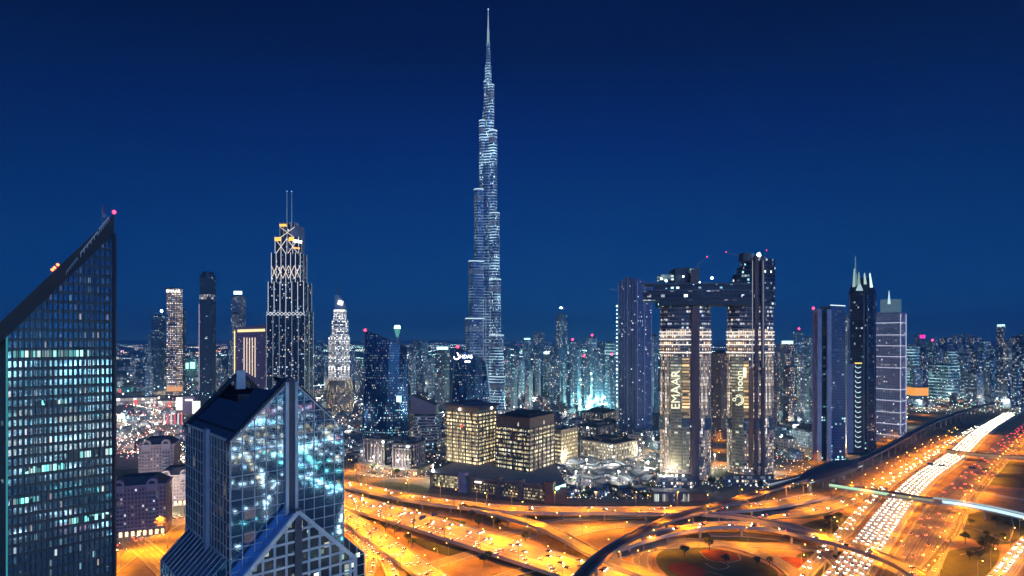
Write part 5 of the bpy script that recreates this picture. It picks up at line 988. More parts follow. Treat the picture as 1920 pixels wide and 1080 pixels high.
def bg(zone, u0, u1, v, D, mi, top='plain', group=None, nm='city_tower', cat='tower', th=None):
    us = u0+(u1-u0)*rnd.choice((.35, .5, .65, .75)); th = th or rnd.uniform(20, 50)
    pl = plan(u0, us, u1, D, th); t = thing(nm, 'x', cat, (pl[1][0], pl[1][1], 0), group); z = max(8, Zv(v, D)); mb = MB(); mb.prism(pl, 0, z, 0, 1); mb.build('tower_body' if cat == 'tower' else 'walls', [bgm[mi], dark], t)
    mb = MB(); mb.prism(shrink(pl, .62), z-.2, z+(5 if cat == 'tower' else 2.5), 0, 0); mb.build('roof_plant', plain('bg_roof_plant', (.12, .15, .2), .8), t)
    d = '%s %s' % (wallname[mi], cat); c = cen(pl)
    if top == 'red': beacon(t, (c[0], c[1]-2, z+9), D*.0019, glow('red_bg_beacon', (1, .03, .12), 9)); d += ' with red beacon'; mb = MB(); mb.bar((*c, z), (*c, z+8), 1.5); mb.build('mast', steel, t)
    if top == 'white': mb = MB(); mb.prism(offs(shrink(pl, .8), 0), z+.2, z+7, 0, 0); mb.build('lit_crown', glow('bg_crown_white', (.6, 1, .97), 1.8), t); d += ' with glowing crown'
    if top == 'spire': mb = MB(); mb.cyl(c, 1.6, .5, z, z+26, 6); mb.build('spire', steel, t); d += ' with spire'
    if top == 'crane': mb = MB(); mb.bar((*c, z), (*c, z+22), 1.1); mb.bar((c[0]-14, c[1], z+20), (c[0]+26, c[1], z+20), 1.0); mb.build('crane_frame', steel, t); beacon(t, (c[0]-2, c[1]-3, z+21), 3.2, whitelamp, 'floodlight'); d += ' with a roof crane'
    if top == 'pink': mb = MB(); mb.box((c[0], c[1]-12, z-6), (24, 3, 12)); mb.build('pink_sign', glow('pink_sign', (1, .02, .35), 2.2), t); d += ' with pink sign'
    zone.add(t, (u0+u1)/2, d)
Z = Zone('right of the spire skyscraper')
for a in [(947, 957, 655, 1700, 1), (957, 970, 690, 1300, 0), (963, 974, 652, 2300, 1), (972, 984, 676, 1500, 2), (981, 996, 637, 2500, 0, 'white'), (985, 999, 695, 1250, 4), (1000, 1021, 624, 2600, 1), (1003, 1014, 672, 1600, 0), (1018, 1031, 664, 1800, 2, 'white'), (1030, 1042, 682, 1350, 1),
          (1042, 1064, 590, 1700, 1, 'crane'), (1033, 1043, 650, 2400, 3), (1052, 1060, 678, 1350, 0), (1066, 1081, 642, 1800, 2, 'red'), (1062, 1074, 684, 1300, 3), (1076, 1089, 655, 1500, 2), (1090, 1100, 675, 1350, 1, 'red'), (1100, 1120, 634, 1700, 2, 'red'), (1111, 1123, 660, 1400, 2), (1123, 1134, 672, 1500, 1), (1135, 1158, 645, 1550, 6), (1139, 1155, 672, 1250, 2, 'red'), (1083, 1090, 640, 2700, 0), (1124, 1134, 643, 2600, 1)]: bg(Z, *a)
Z.close()
Z = Zone('between the two foreground towers')
for a in [(268, 276, 650, 2200, 3), (272, 287, 686, 1500, 2), (276, 285, 628, 2300, 0), (404, 416, 668, 1900, 1), (414, 424, 690, 1600, 3), (428, 437, 640, 2500, 1), (356, 366, 660, 2600, 4), (244, 256, 668, 2500, 1)]: bg(Z, *a)
Z.close()
Z = Zone('right of the stepped hotel tower')
for a in [(589, 596, 655, 2300, 1), (597, 606, 645, 2500, 3), (607, 616, 665, 1900, 0), (658, 668, 658, 2300, 2), (666, 678, 675, 1800, 1)]: bg(Z, *a)
Z.close()
Z = Zone('between the two sail shaped towers')
for a in [(766, 774, 650, 2100, 1), (775, 790, 640, 1700, 3), (792, 803, 643, 1900, 0), (803, 815, 672, 1500, 2), (816, 843, 656, 1350, 3, 'white'), (770, 780, 668, 1500, 2)]: bg(Z, *a)
Z.close()
Z = Zone('right of the bridged towers')
for a in [(1452, 1466, 650, 1500, 5), (1463, 1490, 645, 1300, 5, 'white'), (1487, 1508, 622, 1700, 0, 'red'), (1508, 1524, 634, 1500, 2), (1468, 1489, 690, 1050, 5), (1494, 1508, 665, 1150, 4), (1509, 1521, 690, 1000, 2), (1320, 1333, 650, 1500, 2), (1452, 1462, 700, 950, 5)]: bg(Z, *a)
Z.close()
Z = Zone('beside the pointed crown tower')
for a in [(1582, 1591, 592, 1200, 4), (1583, 1594, 690, 960, 2), (1636, 1645, 640, 1300, 1)]: bg(Z, *a)
Z.close()
Z = Zone('right of the lilac banded tower')
spec = [(1697, 1724, 650, 1700, 6), (1714, 1735, 628, 2300, 3, 'pink'), (1727, 1740, 648, 2100, 1), (1738, 1758, 642, 2400, 0, 'red'), (1752, 1768, 655, 1900, 2), (1760, 1790, 634, 2700, 1), (1786, 1808, 629, 3000, 1), (1775, 1795, 660, 1800, 6), (1800, 1822, 628, 3000, 3), (1818, 1840, 632, 2800, 1), (1796, 1818, 668, 1700, 2),
        (1835, 1860, 640, 2200, 0), (1822, 1842, 662, 1800, 1), (1856, 1872, 650, 1900, 3), (1868, 1886, 612, 2000, 1, 'white'), (1881, 1897, 640, 1700, 4), (1893, 1915, 633, 2500, 1), (1905, 1940, 628, 2300, 3), (1899, 1915, 690, 1500, 2), (1740, 1800, 686, 1600, 6), (1845, 1868, 675, 1600, 0), (1914, 1945, 670, 1500, 1), (1706, 1730, 690, 1500, 2), (1870, 1895, 700, 1450, 1), (1808, 1845, 700, 1450, 2)]
for a in spec: bg(Z, *a)
Z.close()
# low buildings on the city floor
BLK = [Vector((*cen([(o.location.x, o.location.y)]), 0)) for o in bpy.data.objects if o.parent is None and o.get('category') in ('office building', 'office block', 'skyscraper', 'office tower') and o.type == 'EMPTY' and o.location.y < 1300]
def low_zone(where, region, n, D_of=None, hr=(8, 24), mats=(0, 2, 4, 5), minsep=30):
    z = Zone(where); placed = list(BLK); k = 0
    while len(placed)-len(BLK) < n and k < 4000:
        k += 1; u, v = rnd.uniform(region[0], region[1]), rnd.uniform(region[2], region[3]); p = G(u, v)
        if any((p-q).length < minsep for q in placed): continue
        placed.append(p); w = rnd.uniform(16, 38)/p.y*FP/2; mi = rnd.choice(mats); h = rnd.uniform(*hr); bg(z, u-w, u+w, HV+(CZ-h)/p.y*FP, p.y, mi, 'plain', None, 'low_building', 'low building', rnd.uniform(15, 60))
    z.close()
low_zone('left of the dotted light tower', (222, 310, 690, 738), 24, hr=(6, 18), minsep=45)
low_zone('below the dotted light tower', (310, 440, 706, 744), 22, hr=(6, 16), minsep=45)
low_zone('beside the pink lit mall road', (222, 345, 775, 850), 20, hr=(5, 13), mats=(4, 5, 0), minsep=34)
low_zone('behind the gabled tower', (590, 676, 735, 790), 26, hr=(6, 18), mats=(4, 5, 0, 5), minsep=36)
low_zone('right beside the gabled tower', (640, 682, 790, 868), 16, hr=(5, 14), mats=(4, 5, 5), minsep=26)
low_zone('left of the spire skyscraper foot', (768, 842, 715, 790), 20, hr=(8, 22), mats=(0, 4, 5, 5), minsep=34)
low_zone('in front of the spire skyscraper foot', (845, 960, 742, 762), 14, hr=(12, 30), mats=(4, 5, 5), minsep=34)
low_zone('behind the office blocks', (950, 1060, 748, 800), 34, hr=(8, 24), mats=(4, 5, 0, 5), minsep=30)
low_zone('left of the arch topped tower', (1060, 1155, 772, 808), 24, hr=(8, 20), mats=(4, 5, 5), minsep=28)
low_zone('just right of the arch topped tower', (1196, 1234, 745, 860), 16, hr=(8, 22), mats=(4, 5, 0), minsep=22)
low_zone('between the white columned offices', (735, 836, 790, 870), 18, hr=(6, 16), mats=(5, 5, 4), minsep=22)
low_zone('beside the cream columned offices', (1050, 1230, 868, 905), 20, hr=(3, 7), mats=(5, 4), minsep=20)
low_zone('along the verge before the cream columned offices', (1068, 1222, 905, 936), 14, hr=(4, 9), mats=(5, 4), minsep=17)
low_zone('left of the pilaster tower foot', (1455, 1520, 780, 868), 24, hr=(8, 26), mats=(4, 5, 2), minsep=22)
low_zone('around the pointed tower foot', (1560, 1640, 800, 850), 12, hr=(5, 14), mats=(4, 2), minsep=20)
low_zone('right of the lilac tower foot', (1700, 1900, 722, 768), 40, hr=(8, 22), mats=(2, 6, 0, 4), minsep=36)
low_zone('on the far plain', (222, 640, 652, 688), 40, hr=(10, 30), mats=(0, 4, 5), minsep=120)
t = thing('orange_lit_hall', 'low hall glowing orange beyond the lilac banded tower', 'building', (X(1727, 1450), 1450, 0)); block(t, 1715, 1741, 727, 742, 1450, 40, glow('hall_orange', (1, .38, .05), 1.1), 'lit_wall', plain('mall_roof', (.16, .14, .18), .8))

# ================================================================== STREET LAMPS
def make_lamp():
    t = thing('street_lamp', 'tall orange sodium street lamp on a slim pole beside the interchange roads', 'street lamp', (0, 0, 0), 'sodium street lamps of the interchange')
    mb = MB(); mb.cyl((0, 0), .18, .1, 0, 15, 6); mb.bar((0, 0, 14.9), (2.4, 0, 15.6), .14); mb.build('pole', steel, t)
    mb = MB(); mb.box((2.6, 0, 15.6), (1.1, .45, .22)); mb.build('lamp_head', dark, t)
    mb = MB(); mb.ball((2.6, 0, 15.35), .36); mb.build('lantern', orange, t)
    ld = bpy.data.lights.new('sodium_light', 'SPOT'); ld.energy = 60000; ld.color = (1, .305, .002); ld.spot_size = R(158); ld.spot_blend = .8; ld.shadow_soft_size = .4
    lo = bpy.data.objects.new('lamp_light', ld); COL.objects.link(lo); lo.parent = t; lo.location = (2.6, 0, 15)
    return t
LAMP = make_lamp(); used = [0]; SPOTS = []
def lamps(key, side, gap, start=20, off=1.2, umin=560, umax=1960, dmax=1000):
    P, w, _ = PATHS[key]; Nn = frames(P); d = start
    for i in range(1, len(P)):
        d += (P[i]-P[i-1]).length
        if d < gap*.82: continue
        p = P[i]+Nn[i]*side*(w/2+off); u, v = px(p)
        if not (umin < u < umax and p.y > 330 and p.y < dmax): continue
        if any((p-q).length < 17 for q in SPOTS): continue
        SPOTS.append(p); d = 0; n = Nn[i]*-side; rz = math.atan2(n.y, n.x)
        if used[0] == 0: LAMP.location = p; LAMP.rotation_euler = (0, 0, rz)
        else: copytree(LAMP, p, rz)
        used[0] += 1
lamps('szr_in', 1, 46, off=1.0); lamps('frontage', -1, 50); lamps('szr_out', 1, 55); lamps('frontage_slip', -1, 50); lamps('high_west', -1, 44, off=-.4); lamps('high_west', 1, 60, off=-.4); lamps('main', -1, 42, off=-.4); lamps('main', 1, 42, off=-.4); lamps('low_west', 1, 48, off=-.4); lamps('low_west', -1, 48, off=-.4)
lamps('branch', -1, 45, off=-.4); lamps('curved', -1, 42, off=-.4); lamps('loop', -1, 42); lamps('grade_a', 1, 45); lamps('grade_b', 1, 45); lamps('under_link', 1, 45); lamps('grade_c', 1, 50); lamps('ramp_curl', 1, 45); lamps('west_junction', 1, 45, umin=190); lamps('west_cross', -1, 45, umin=190); lamps('station_road', 1, 50); lamps('east_edge', 1, 60); lamps('corner_road', -1, 40); lamps('west_street', 1, 50); lamps('ramp_mid', -1, 45); lamps('far_east_road', 1, 60, dmax=1600)
for u, v in ((1345, 800), (1347, 825), (1344, 845), (1470, 770), (1490, 760), (1510, 775), (1460, 790), (1500, 790), (1475, 752), (1700, 790), (1730, 778), (1760, 765), (1810, 752), (1300, 860), (1345, 870), (690, 900), (650, 885), (600, 890), (240, 1000), (230, 1040), (290, 1030), (330, 1000)): copytree(LAMP, G(u, v), 0)
print('lamps', used[0])
# white lamps of the city streets: carry their own light
def make_city_lamp():
    t = thing('street_lamp', 'white street lamp on a tall mast among the city blocks', 'street lamp', (0, 0, 0), 'white street lamps of the city blocks')
    mb = MB(); mb.cyl((0, 0), .3, .2, 0, 18, 6); mb.build('pole', steel, t); mb = MB(); mb.ball((0, 0, 18.5), 1.0); mb.build('lantern', glow('city_lantern', (.85, 1, .92), 12), t)
    ld = bpy.data.lights.new('city_light', 'POINT'); ld.energy = 56000; ld.color = (1, .88, .64); ld.shadow_soft_size = 1
    lo = bpy.data.objects.new('lamp_light', ld); COL.objects.link(lo); lo.parent = t; lo.location = (0, 0, 17); return t
CL = make_city_lamp(); first = True
for u, v in [(700, 885), (745, 892), (790, 880), (812, 902), (690, 860), (1060, 880), (1100, 890), (1150, 885), (1200, 870), (1215, 895), (1080, 915), (1160, 915), (1250, 915), (1320, 895), (1340, 880), (1380, 890), (1432, 885), (1225, 845), (1200, 830), (600, 760), (640, 770), (625, 800), (655, 820), (662, 760), (790, 800), (830, 790), (960, 770), (1010, 785), (1060, 790),
             (1480, 850), (1500, 820), (1560, 850), (240, 745), (280, 755), (330, 778), (300, 790), (240, 800), (240, 725), (300, 715), (380, 715), (1720, 765), (1780, 750), (1840, 745), (1880, 765), (1700, 800), (1470, 800), (270, 975), (300, 965), (235, 975)]:
    p = G(u, v)
    if first: CL.location = p; first = False
    else: copytree(CL, p)
for u0, u1, v0, v1, n in ((220, 345, 700, 740, 7), (220, 345, 745, 870, 14), (345, 480, 700, 740, 4), (590, 680, 700, 780, 9), (940, 1080, 745, 790, 10), (770, 840, 720, 780, 5), (1200, 1232, 740, 860, 4), (1455, 1520, 780, 860, 6), (1700, 1900, 720, 770, 9)):
    for i in range(n): copytree(CL, G(rnd.uniform(u0, u1), rnd.uniform(v0, v1)))
# construction site with teal floodlights
t0 = None
for i, (u, v, h) in enumerate([(1095, 740, 30), (1108, 752, 24), (1120, 742, 34), (1132, 756, 26), (1143, 746, 28), (1112, 766, 20), (1140, 770, 22), (1088, 762, 22), (1126, 772, 20), (1150, 760, 24), (1100, 776, 20), (1118, 786, 20), (1136, 782, 20), (1148, 790, 18), (1080, 775, 18), (1092, 790, 18), (1128, 762, 24), (1104, 757, 22), (1110, 705, 60), (1102, 728, 26), (1136, 728, 40)]):
    p = G(u, v)
    if t0 is None:
        t0 = thing('floodlight_mast', 'teal white floodlight mast of the glowing building site', 'floodlight', p, 'floodlight masts of the building site'); mb = MB(); mb.bar(p, p+Vector((0, 0, 15)), .8); mb.build('mast', steel, t0); mb = MB(); mb.ball(p+Vector((0, -1, 16)), 2.2); mb.build('lamp', glow('site_lamp', (.5, 1, .88), 14), t0)
        ld = bpy.data.lights.new('site_light', 'POINT'); ld.energy = 190000; ld.color = (.45, 1, .85); ld.shadow_soft_size = 2; lo = bpy.data.objects.new('lamp_light', ld); COL.objects.link(lo); lo.parent = t0; lo.location = (0, -3, 15)
    else: copytree(t0, p)
for lab, u0, v0, u1, v1 in (('teal lit crane leaning left over the glowing building site', 1088, 712, 1101, 752), ('teal lit crane standing highest over the glowing building site', 1108, 700, 1118, 745), ('teal lit crane at the right of the glowing building site', 1146, 712, 1142, 750)):
    D = 1450; t = thing('tower_crane', lab, 'crane', (X(u1, D), D, 0)); mb = MB(); a, b = Vector((X(u0, D), D, Zv(v0, D))), Vector((X(u1, D), D, 0))
    for s in (-2, 2): mb.bar(a+Vector((s, 0, 0)), b+Vector((s, 0, 0)), .7)
    for i in range(12): mb.bar(a.lerp(b, i/12)+Vector((-2, 0, 0)), a.lerp(b, (i+1)/12)+Vector((2, 0, 0)), .6)
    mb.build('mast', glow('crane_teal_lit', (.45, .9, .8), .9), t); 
    for i in range(5): beacon(t, tuple(a.lerp(b, i/5.5)+Vector((0, -4, 0))), 2.0, glow('site_lamp', (.5, 1, .88), 14), 'work_lamp')

# ================================================================== far city lights: countless, one object
Z = Zone('among unseen towers added behind the viewer for reflections')
for i in range(22):  # unseen bright towers added behind the viewer for the glass to mirror
    x, y = -1300+i*190+rnd.uniform(-60, 60), -rnd.uniform(500, 1900); w, d = rnd.uniform(16, 40), 24; h = rnd.uniform(60, 190); mi = rnd.choice((2, 6, 0, 5)); t = thing('city_tower', 'x', 'tower', (x, y, 0)); mb = MB()
    mb.prism([(x-w, y-d), (x+w, y-d), (x+w, y+d), (x-w, y+d)], 0, h, 0, 1); mb.build('tower_body', [facade('added_rear_wall_%d' % mi, (.1, .14, .2), (.05, .08, .1), 5, 5, .6, .5, .5, TEAL+COOL if mi in (2, 6) else MIXC, 5, 30, .1, .25, seed=300+mi), dark], t)
    mb = MB(); mb.box((x, y, h+3), (w, d, 6)); mb.build('roof_plant', dark, t); Z.add(t, x, '%s tower' % wallname[mi])
Z.close()
def city_lights():
    cols = [(1, .95, .85), (.6, 1, .95), (1, .55, .25), (1, .25, .3), (.7, .85, 1), (.35, 1, .8)]; mats = [glow('distant_light_%d' % i, c, 9) for i, c in enumerate(cols)]+[glow('added_rear_light_%d' % i, c, 15) for i, c in enumerate(cols)]; mb = MB()
    def dot(u, v, z, m, k=1): D = (CZ-z)*FP/(v-HV); mb.oct((X(u, D), D, z), min(D, 9000)*.00048*k*rnd.uniform(.6, 1.4), m)
    for i in range(520):   # rows of lamps along distant streets
        u, v = rnd.uniform(215, 1915), HV+3+abs(rnd.gauss(0, 1))*26; n = rnd.randint(4, 16); du = rnd.choice((-1, 1))*rnd.uniform(1.5, 4.5); dv = rnd.uniform(-.25, .25)
        if v > 735: continue
        left = u < 470; c = rnd.choices(range(6), (3, 1.2, 3, 2, 1, .6) if left else (3, 4, .7, .35, 3, 1.4))[0]
        for j in range(n):
            uu, vv = u+du*j, v+dv*j
            if 215 < uu < 1918 and vv > HV+2: dot(uu, vv, 8, c)
    for i in range(1500):
        u = rnd.uniform(215, 1915); v = HV+3+abs(rnd.gauss(0, 1))*38
        if v < 760: dot(u, v, rnd.uniform(3, 14), rnd.choices(range(6), (4, 2, 1.5, .6, 3, 1))[0], .8)
    for i in range(110): u = 215+i*15.5+rnd.uniform(-4, 4); dot(u, HV+rnd.uniform(1.2, 2.2), 12, rnd.choice((2, 3, 3, 0)), .9)
    for (u0, u1, v0, v1, n, w) in ((590, 680, 740, 850, 260, (5, 2, 1, .3, 3, 0)), (218, 345, 745, 860, 300, (4, .5, 2, 4, 3, .3)), (690, 840, 790, 895, 200, (5, .6, 3, .2, 2, 0)), (945, 1090, 745, 800, 260, (4, 1, 5, 2, 1, 0)), (1080, 1160, 720, 800, 160, (3, 4, .5, 0, 2, 5)), (1040, 1235, 800, 935, 320, (6, 1, 3, .3, 1, .3)), (1230, 1520, 870, 915, 150, (5, 1, 4, 0, 1, .5)), (1450, 1525, 740, 870, 150, (3, 2, 4, 1, 2, 1)), (1700, 1915, 735, 775, 220, (4, 4, 1, .5, 3, 2)), (340, 500, 690, 745, 70, (1, 3, .5, 0, 3, 3))):
        for i in range(int(n*1.7)):
            v = rnd.uniform(v0, v1); dot(rnd.uniform(u0, u1), v, rnd.uniform(3, 7), rnd.choices(range(6), w)[0], 1.0 if u1 < 700 else .8)
    for i in range(620):   # unseen lights added behind the viewer, mirrored in the two glass towers
        x, y = rnd.uniform(-1500, 3500), -rnd.uniform(60, 1)*60; a = rnd.uniform(0, 6.28); g = rnd.uniform(14, 34); c = rnd.choices(range(6), (4, 4, 1.4, .5, 2, 3))[0]
        near = i % 10 < 3
        if near: x, y = rnd.uniform(-80, 900), rnd.uniform(-700, 260); g *= .5; c = rnd.choices(range(6), (3, 2.5, 3, 1, 1, 2.5))[0]
        for j in range(rnd.randint(6, 22)):
            xx, yy = x+math.cos(a)*g*j, y+math.sin(a)*g*j
            if near and -90 < xx and yy < 300 and j % 2: mb.box((xx, yy, rnd.uniform(3, 14)), (rnd.uniform(2, 9), 1, rnd.uniform(.4, 1.1)), a, rnd.choice((c, c, 0))+6)
            elif yy < -60 or (near and -90 < xx and yy < 300): mb.oct((xx, yy, rnd.uniform(4, 12) if near else rnd.uniform(6, 30)), rnd.uniform(.5, 1.5)*(.6+math.hypot(xx+150, yy)/900), c+6)
    o = mb.build('city_lights', mats); tag(o, 'countless small lamps of the distant streets and lots, plus unseen lights added for reflections', 'city lights', None, 'stuff')
city_lights()

# ================================================================== TRAFFIC
def car_mesh(paintc, front=True):
    mb = MB(); W2, L2 = .92, 2.25
    prof = [(-L2, .35), (-L2, .85), (-1.55, .98), (-1.05, 1.42), (.55, 1.42), (1.2, .98), (L2-.1, .82), (L2, .35)]
    n = len(prof)
    for s in (-1, 1): f = [(s*W2*(.86 if z > 1.2 else 1), y, z) for y, z in prof]; mb.face(f if s < 0 else f[::-1], None, 0)
    for i in range(n-1):
        (y0, z0), (y1, z1) = prof[i], prof[i+1]; a, b = W2*(.86 if z0 > 1.2 else 1), W2*(.86 if z1 > 1.2 else 1); mb.face([(a, y0, z0), (a, y1, z1), (-b, y1, z1), (-a, y0, z0)] if False else [(-a, y0, z0), (a, y0, z0), (b, y1, z1), (-b, y1, z1)], None, 1 if i in (2, 4) else 0)
    mb.face([(-W2, -L2, .35), (-W2, L2, .35), (W2, L2, .35), (W2, -L2, .35)], None, 2)
    for s in (-1, 1):
        for y in (-1.35, 1.4):
            A = [(s*(W2+.02), y+math.cos(k*.7854)*.34, .34+math.sin(k*.7854)*.34) for k in range(8)]; mb.face(A if s > 0 else A[::-1], None, 2); B = [(s*(W2-.2), p[1], p[2]) for p in A]
            for i in range(8): j = (i+1) % 8; mb.face([A[i], A[j], B[j], B[i]], None, 2)
        mb.box((s*.62, L2+.0, .68), (.42, .14, .26), 0, 3); mb.box((s*.66, -L2-.0, .78), (.36, .12, .2), 0, 4)
        f = [(s*W2*.99+s*.02, -1.0, 1.0), (s*W2*.88+s*.02, -.95, 1.36), (s*W2*.88+s*.02, .5, 1.36), (s*W2*.99+s*.02, .95, 1.0)]; mb.face(f if s > 0 else f[::-1], None, 1)
    return mb
head = glow('headlight_glow', (1, .86, .60), 50, True); tail = glow('tail_light_glow', (1, .06, .02), 60, True)
PROTO = []
for nm, c in (('white', (.7, .7, .7)), ('silver', (.4, .41, .43)), ('dark', (.03, .03, .04)), ('sand', (.4, .33, .22))):
    o = car_mesh(c).build('car', [plain('car_paint_'+nm, c, .3), plain('car_glass', (.02, .02, .03), .1), plain('tyre_rubber', (.02, .02, .02), .9), head, tail]); PROTO.append((nm, o))
ncar = [0]; usedp = set(); CARS = []
def traffic(key, lanes, gap, fwd, where, umin=560, umax=1930, dmax=1100, dmin=360, jit=.5, cap=80):
    P, w, nl = PATHS[key]; Nn = frames(P); cum = [0]; k = 0
    for i in range(1, len(P)): cum.append(cum[-1]+(P[i]-P[i-1]).length)
    for lane in lanes:
        s = rnd.uniform(0, gap)
        while s < cum[-1]-5 and k < cap:
            i = max(j for j in range(len(P)) if cum[j] <= s); i = min(i, len(P)-2); f = (s-cum[i])/(cum[i+1]-cum[i]); p = P[i].lerp(P[i+1], f)+Nn[i]*((lane+.5)/nl-.5)*w+Vector((0, 0, .06)); s += gap*rnd.uniform(1-jit, 1+jit)
            u, v = px(p)
            if not (umin < u < umax and dmin < p.y < dmax and v < 1090): continue
            t = Vector((-Nn[i].y, Nn[i].x)); a = math.atan2(t.y, t.x)-math.pi/2+(0 if fwd else math.pi); pi = rnd.choice((0, 0, 1, 2, 3)); nm, o = PROTO[pi]
            CARS.append((p.y, p, a, pi, where)); k += 1
traffic('szr_in', (0, 1, 2, 3, 4, 5), 10.5, False, 'driving towards the camera on the pale wide carriageway', cap=600, dmax=1300, jit=.3)
traffic('szr_out', (0, 1, 2, 3, 4, 5), 46, True, 'driving away on the darker wide carriageway', cap=200, dmax=1300)
traffic('main', (4, 5, 6, 7), 24, False, 'on the near half of the broad elevated carriageway', cap=90, jit=.35)
traffic('main', (0, 1, 2, 3), 32, True, 'on the far half of the broad elevated carriageway', cap=70)
traffic('low_west', (0, 1, 2, 3), 20, False, 'on the low flyover beside the gabled tower', cap=60, jit=.35)
traffic('high_west', (0, 1, 2, 3), 46, True, 'on the long flyover passing the podium', cap=30)
traffic('ramp_curl', (0, 1), 11, False, 'on the curling ramp at the foot of the gabled tower', cap=26); traffic('ramp_mid', (0, 1), 12, False, 'on the short ramp left of the low flyover', cap=14)
traffic('curved', (0, 1), 34, False, 'on the curved flyover', cap=20); traffic('frontage', (0, 1, 2), 24, False, 'on the frontage road beside the pale carriageway', cap=70); traffic('frontage_slip', (0, 1, 2), 40, False, 'on the slip road beside the rail viaduct', cap=30)
traffic('west_junction', (0, 1, 2, 3), 24, True, 'at the orange lit junction beside the mauve apartments', umin=215, umax=345, cap=9)
traffic('mall_road', (0, 1, 2, 3), 16, True, 'on the pink lit road beside the mall', umin=218, umax=350, dmax=1800, cap=70); traffic('mall_road_c', (0, 1, 2, 3), 20, True, 'on the pink lit road behind the mall', umin=218, umax=350, dmax=1900, cap=40); traffic('mall_road_b', (0, 1, 2, 3), 13, True, 'on the pink lit road before the mall', umin=218, umax=350, dmax=1800, cap=50); traffic('corner_road', (0, 1, 2), 11, False, 'on the bright road in the lower right corner', cap=24)
CARS.sort(key=lambda c: c[0]); far = MB()
for i, (_, p, a, pi, where) in enumerate(CARS):
    nm, o = PROTO[pi]
    if i < 296:
        if pi in usedp: o = o.copy(); COL.objects.link(o)
        usedp.add(pi); o.location = p; o.rotation_euler = (0, 0, a); tag(o, '%s car with lit lamps %s' % (nm, where), 'car', '%s cars %s' % (nm, where)); ncar[0] += 1
    else:
        co, si = math.cos(a), math.sin(a); me = o.data
        for f in me.polygons: far.face([(p.x+v.x*co-v.y*si, p.y+v.x*si+v.y*co, p.z+v.z) for v in (me.vertices[k].co for k in f.vertices)], None, f.material_index)
if far.f: tag(far.build('distant_traffic', [plain('car_paint_silver', (.4, .41, .43), .3), plain('car_glass', (.02, .02, .03), .1), plain('tyre_rubber', (.02, .02, .02), .9), head, tail]), 'long files of distant cars on the highway with lamps lit', 'traffic', None, 'stuff')
print(len(CARS))
print('cars', ncar[0])

for k, (key, f, lab) in enumerate((('szr_in', .22, 'road gantry with dark sign panels over the pale carriageway, nearest the camera'), ('szr_out', .30, 'road gantry with dark sign panels over the darker carriageway'), ('szr_in', .62, 'far road gantry with dark sign panels over the pale carriageway'), ('main', .55, 'road gantry with dark sign panels over the broad elevated carriageway'))):
    P, w, _ = PATHS[key]; i = int(len(P)*f); Nn = frames(P)[i]; p = P[i]; a, b = p-Nn*(w/2+.6), p+Nn*(w/2+.6); t = thing('road_gantry', lab, 'gantry', p)
    for q in (a, b): mb = MB(); mb.bar(q, q+Vector((0, 0, 8.2)), .5); mb.build('leg', steel, t)
    for z in (6.9, 8.2): mb = MB(); mb.bar(a+Vector((0, 0, z)), b+Vector((0, 0, z)), .3); mb.build('beam', steel, t)
    for g in (.3, .7): q = a.lerp(b, g); mb = MB(); mb.bar(q-Nn*3.2+Vector((0, 0, 7.4)), q+Nn*3.2+Vector((0, 0, 7.4)), .3, 2.8); mb.build('sign_panel', plain('sign_blue', (.02, .06, .2), .5), t)
# ================================================================== STATION, FOOTBRIDGE, TREES
t = thing('metro_station', 'dark rounded shell of the rail station straddling the viaduct', 'station', G(1552, 884, 16)-Vector((0, 0, 16)))
A, B = G(1500, 899, 16), G(1606, 866, 16); d = (B-A); Ls = d.length; d.normalize(); n = Vector((-d.y, d.x, 0)); mb = MB(); NU, NVv = 20, 10; gr = []
for i in range(NU+1):
    f = i/NU; s = math.sqrt(max(.0, 1-(2*f-1)**2)); s = .12+.88*s; c = A+d*Ls*f; gr.append([c+n*(math.cos(math.pi*j/NVv)*13*s)+Vector((0, 0, -5+math.sin(math.pi*j/NVv)*14*s)) for j in range(NVv+1)])
for i in range(NU):
    for j in range(NVv): mb.face([gr[i][j], gr[i+1][j], gr[i+1][j+1], gr[i][j+1]])
mb.face(gr[0]); mb.face(gr[-1][::-1]); mb.build('shell_roof', plain('station_shell', (.055, .06, .085), .45, .3), t)
mb = MB(); c = A+d*Ls*.5
for f in (.15, .35, .55, .75): q = A+d*Ls*f; mb = MB(); mb.bar(q-Vector((0, 0, 16)), q-Vector((0, 0, 4)), 3); mb.build('column', conc, t)
mb = MB(); mb.bar(A+d*4-n*8-Vector((0, 0, 3)), B-d*4-n*8-Vector((0, 0, 3)), .5, .8); mb.build('platform_lights', glow('platform_white', (.8, .95, 1), .8), t)
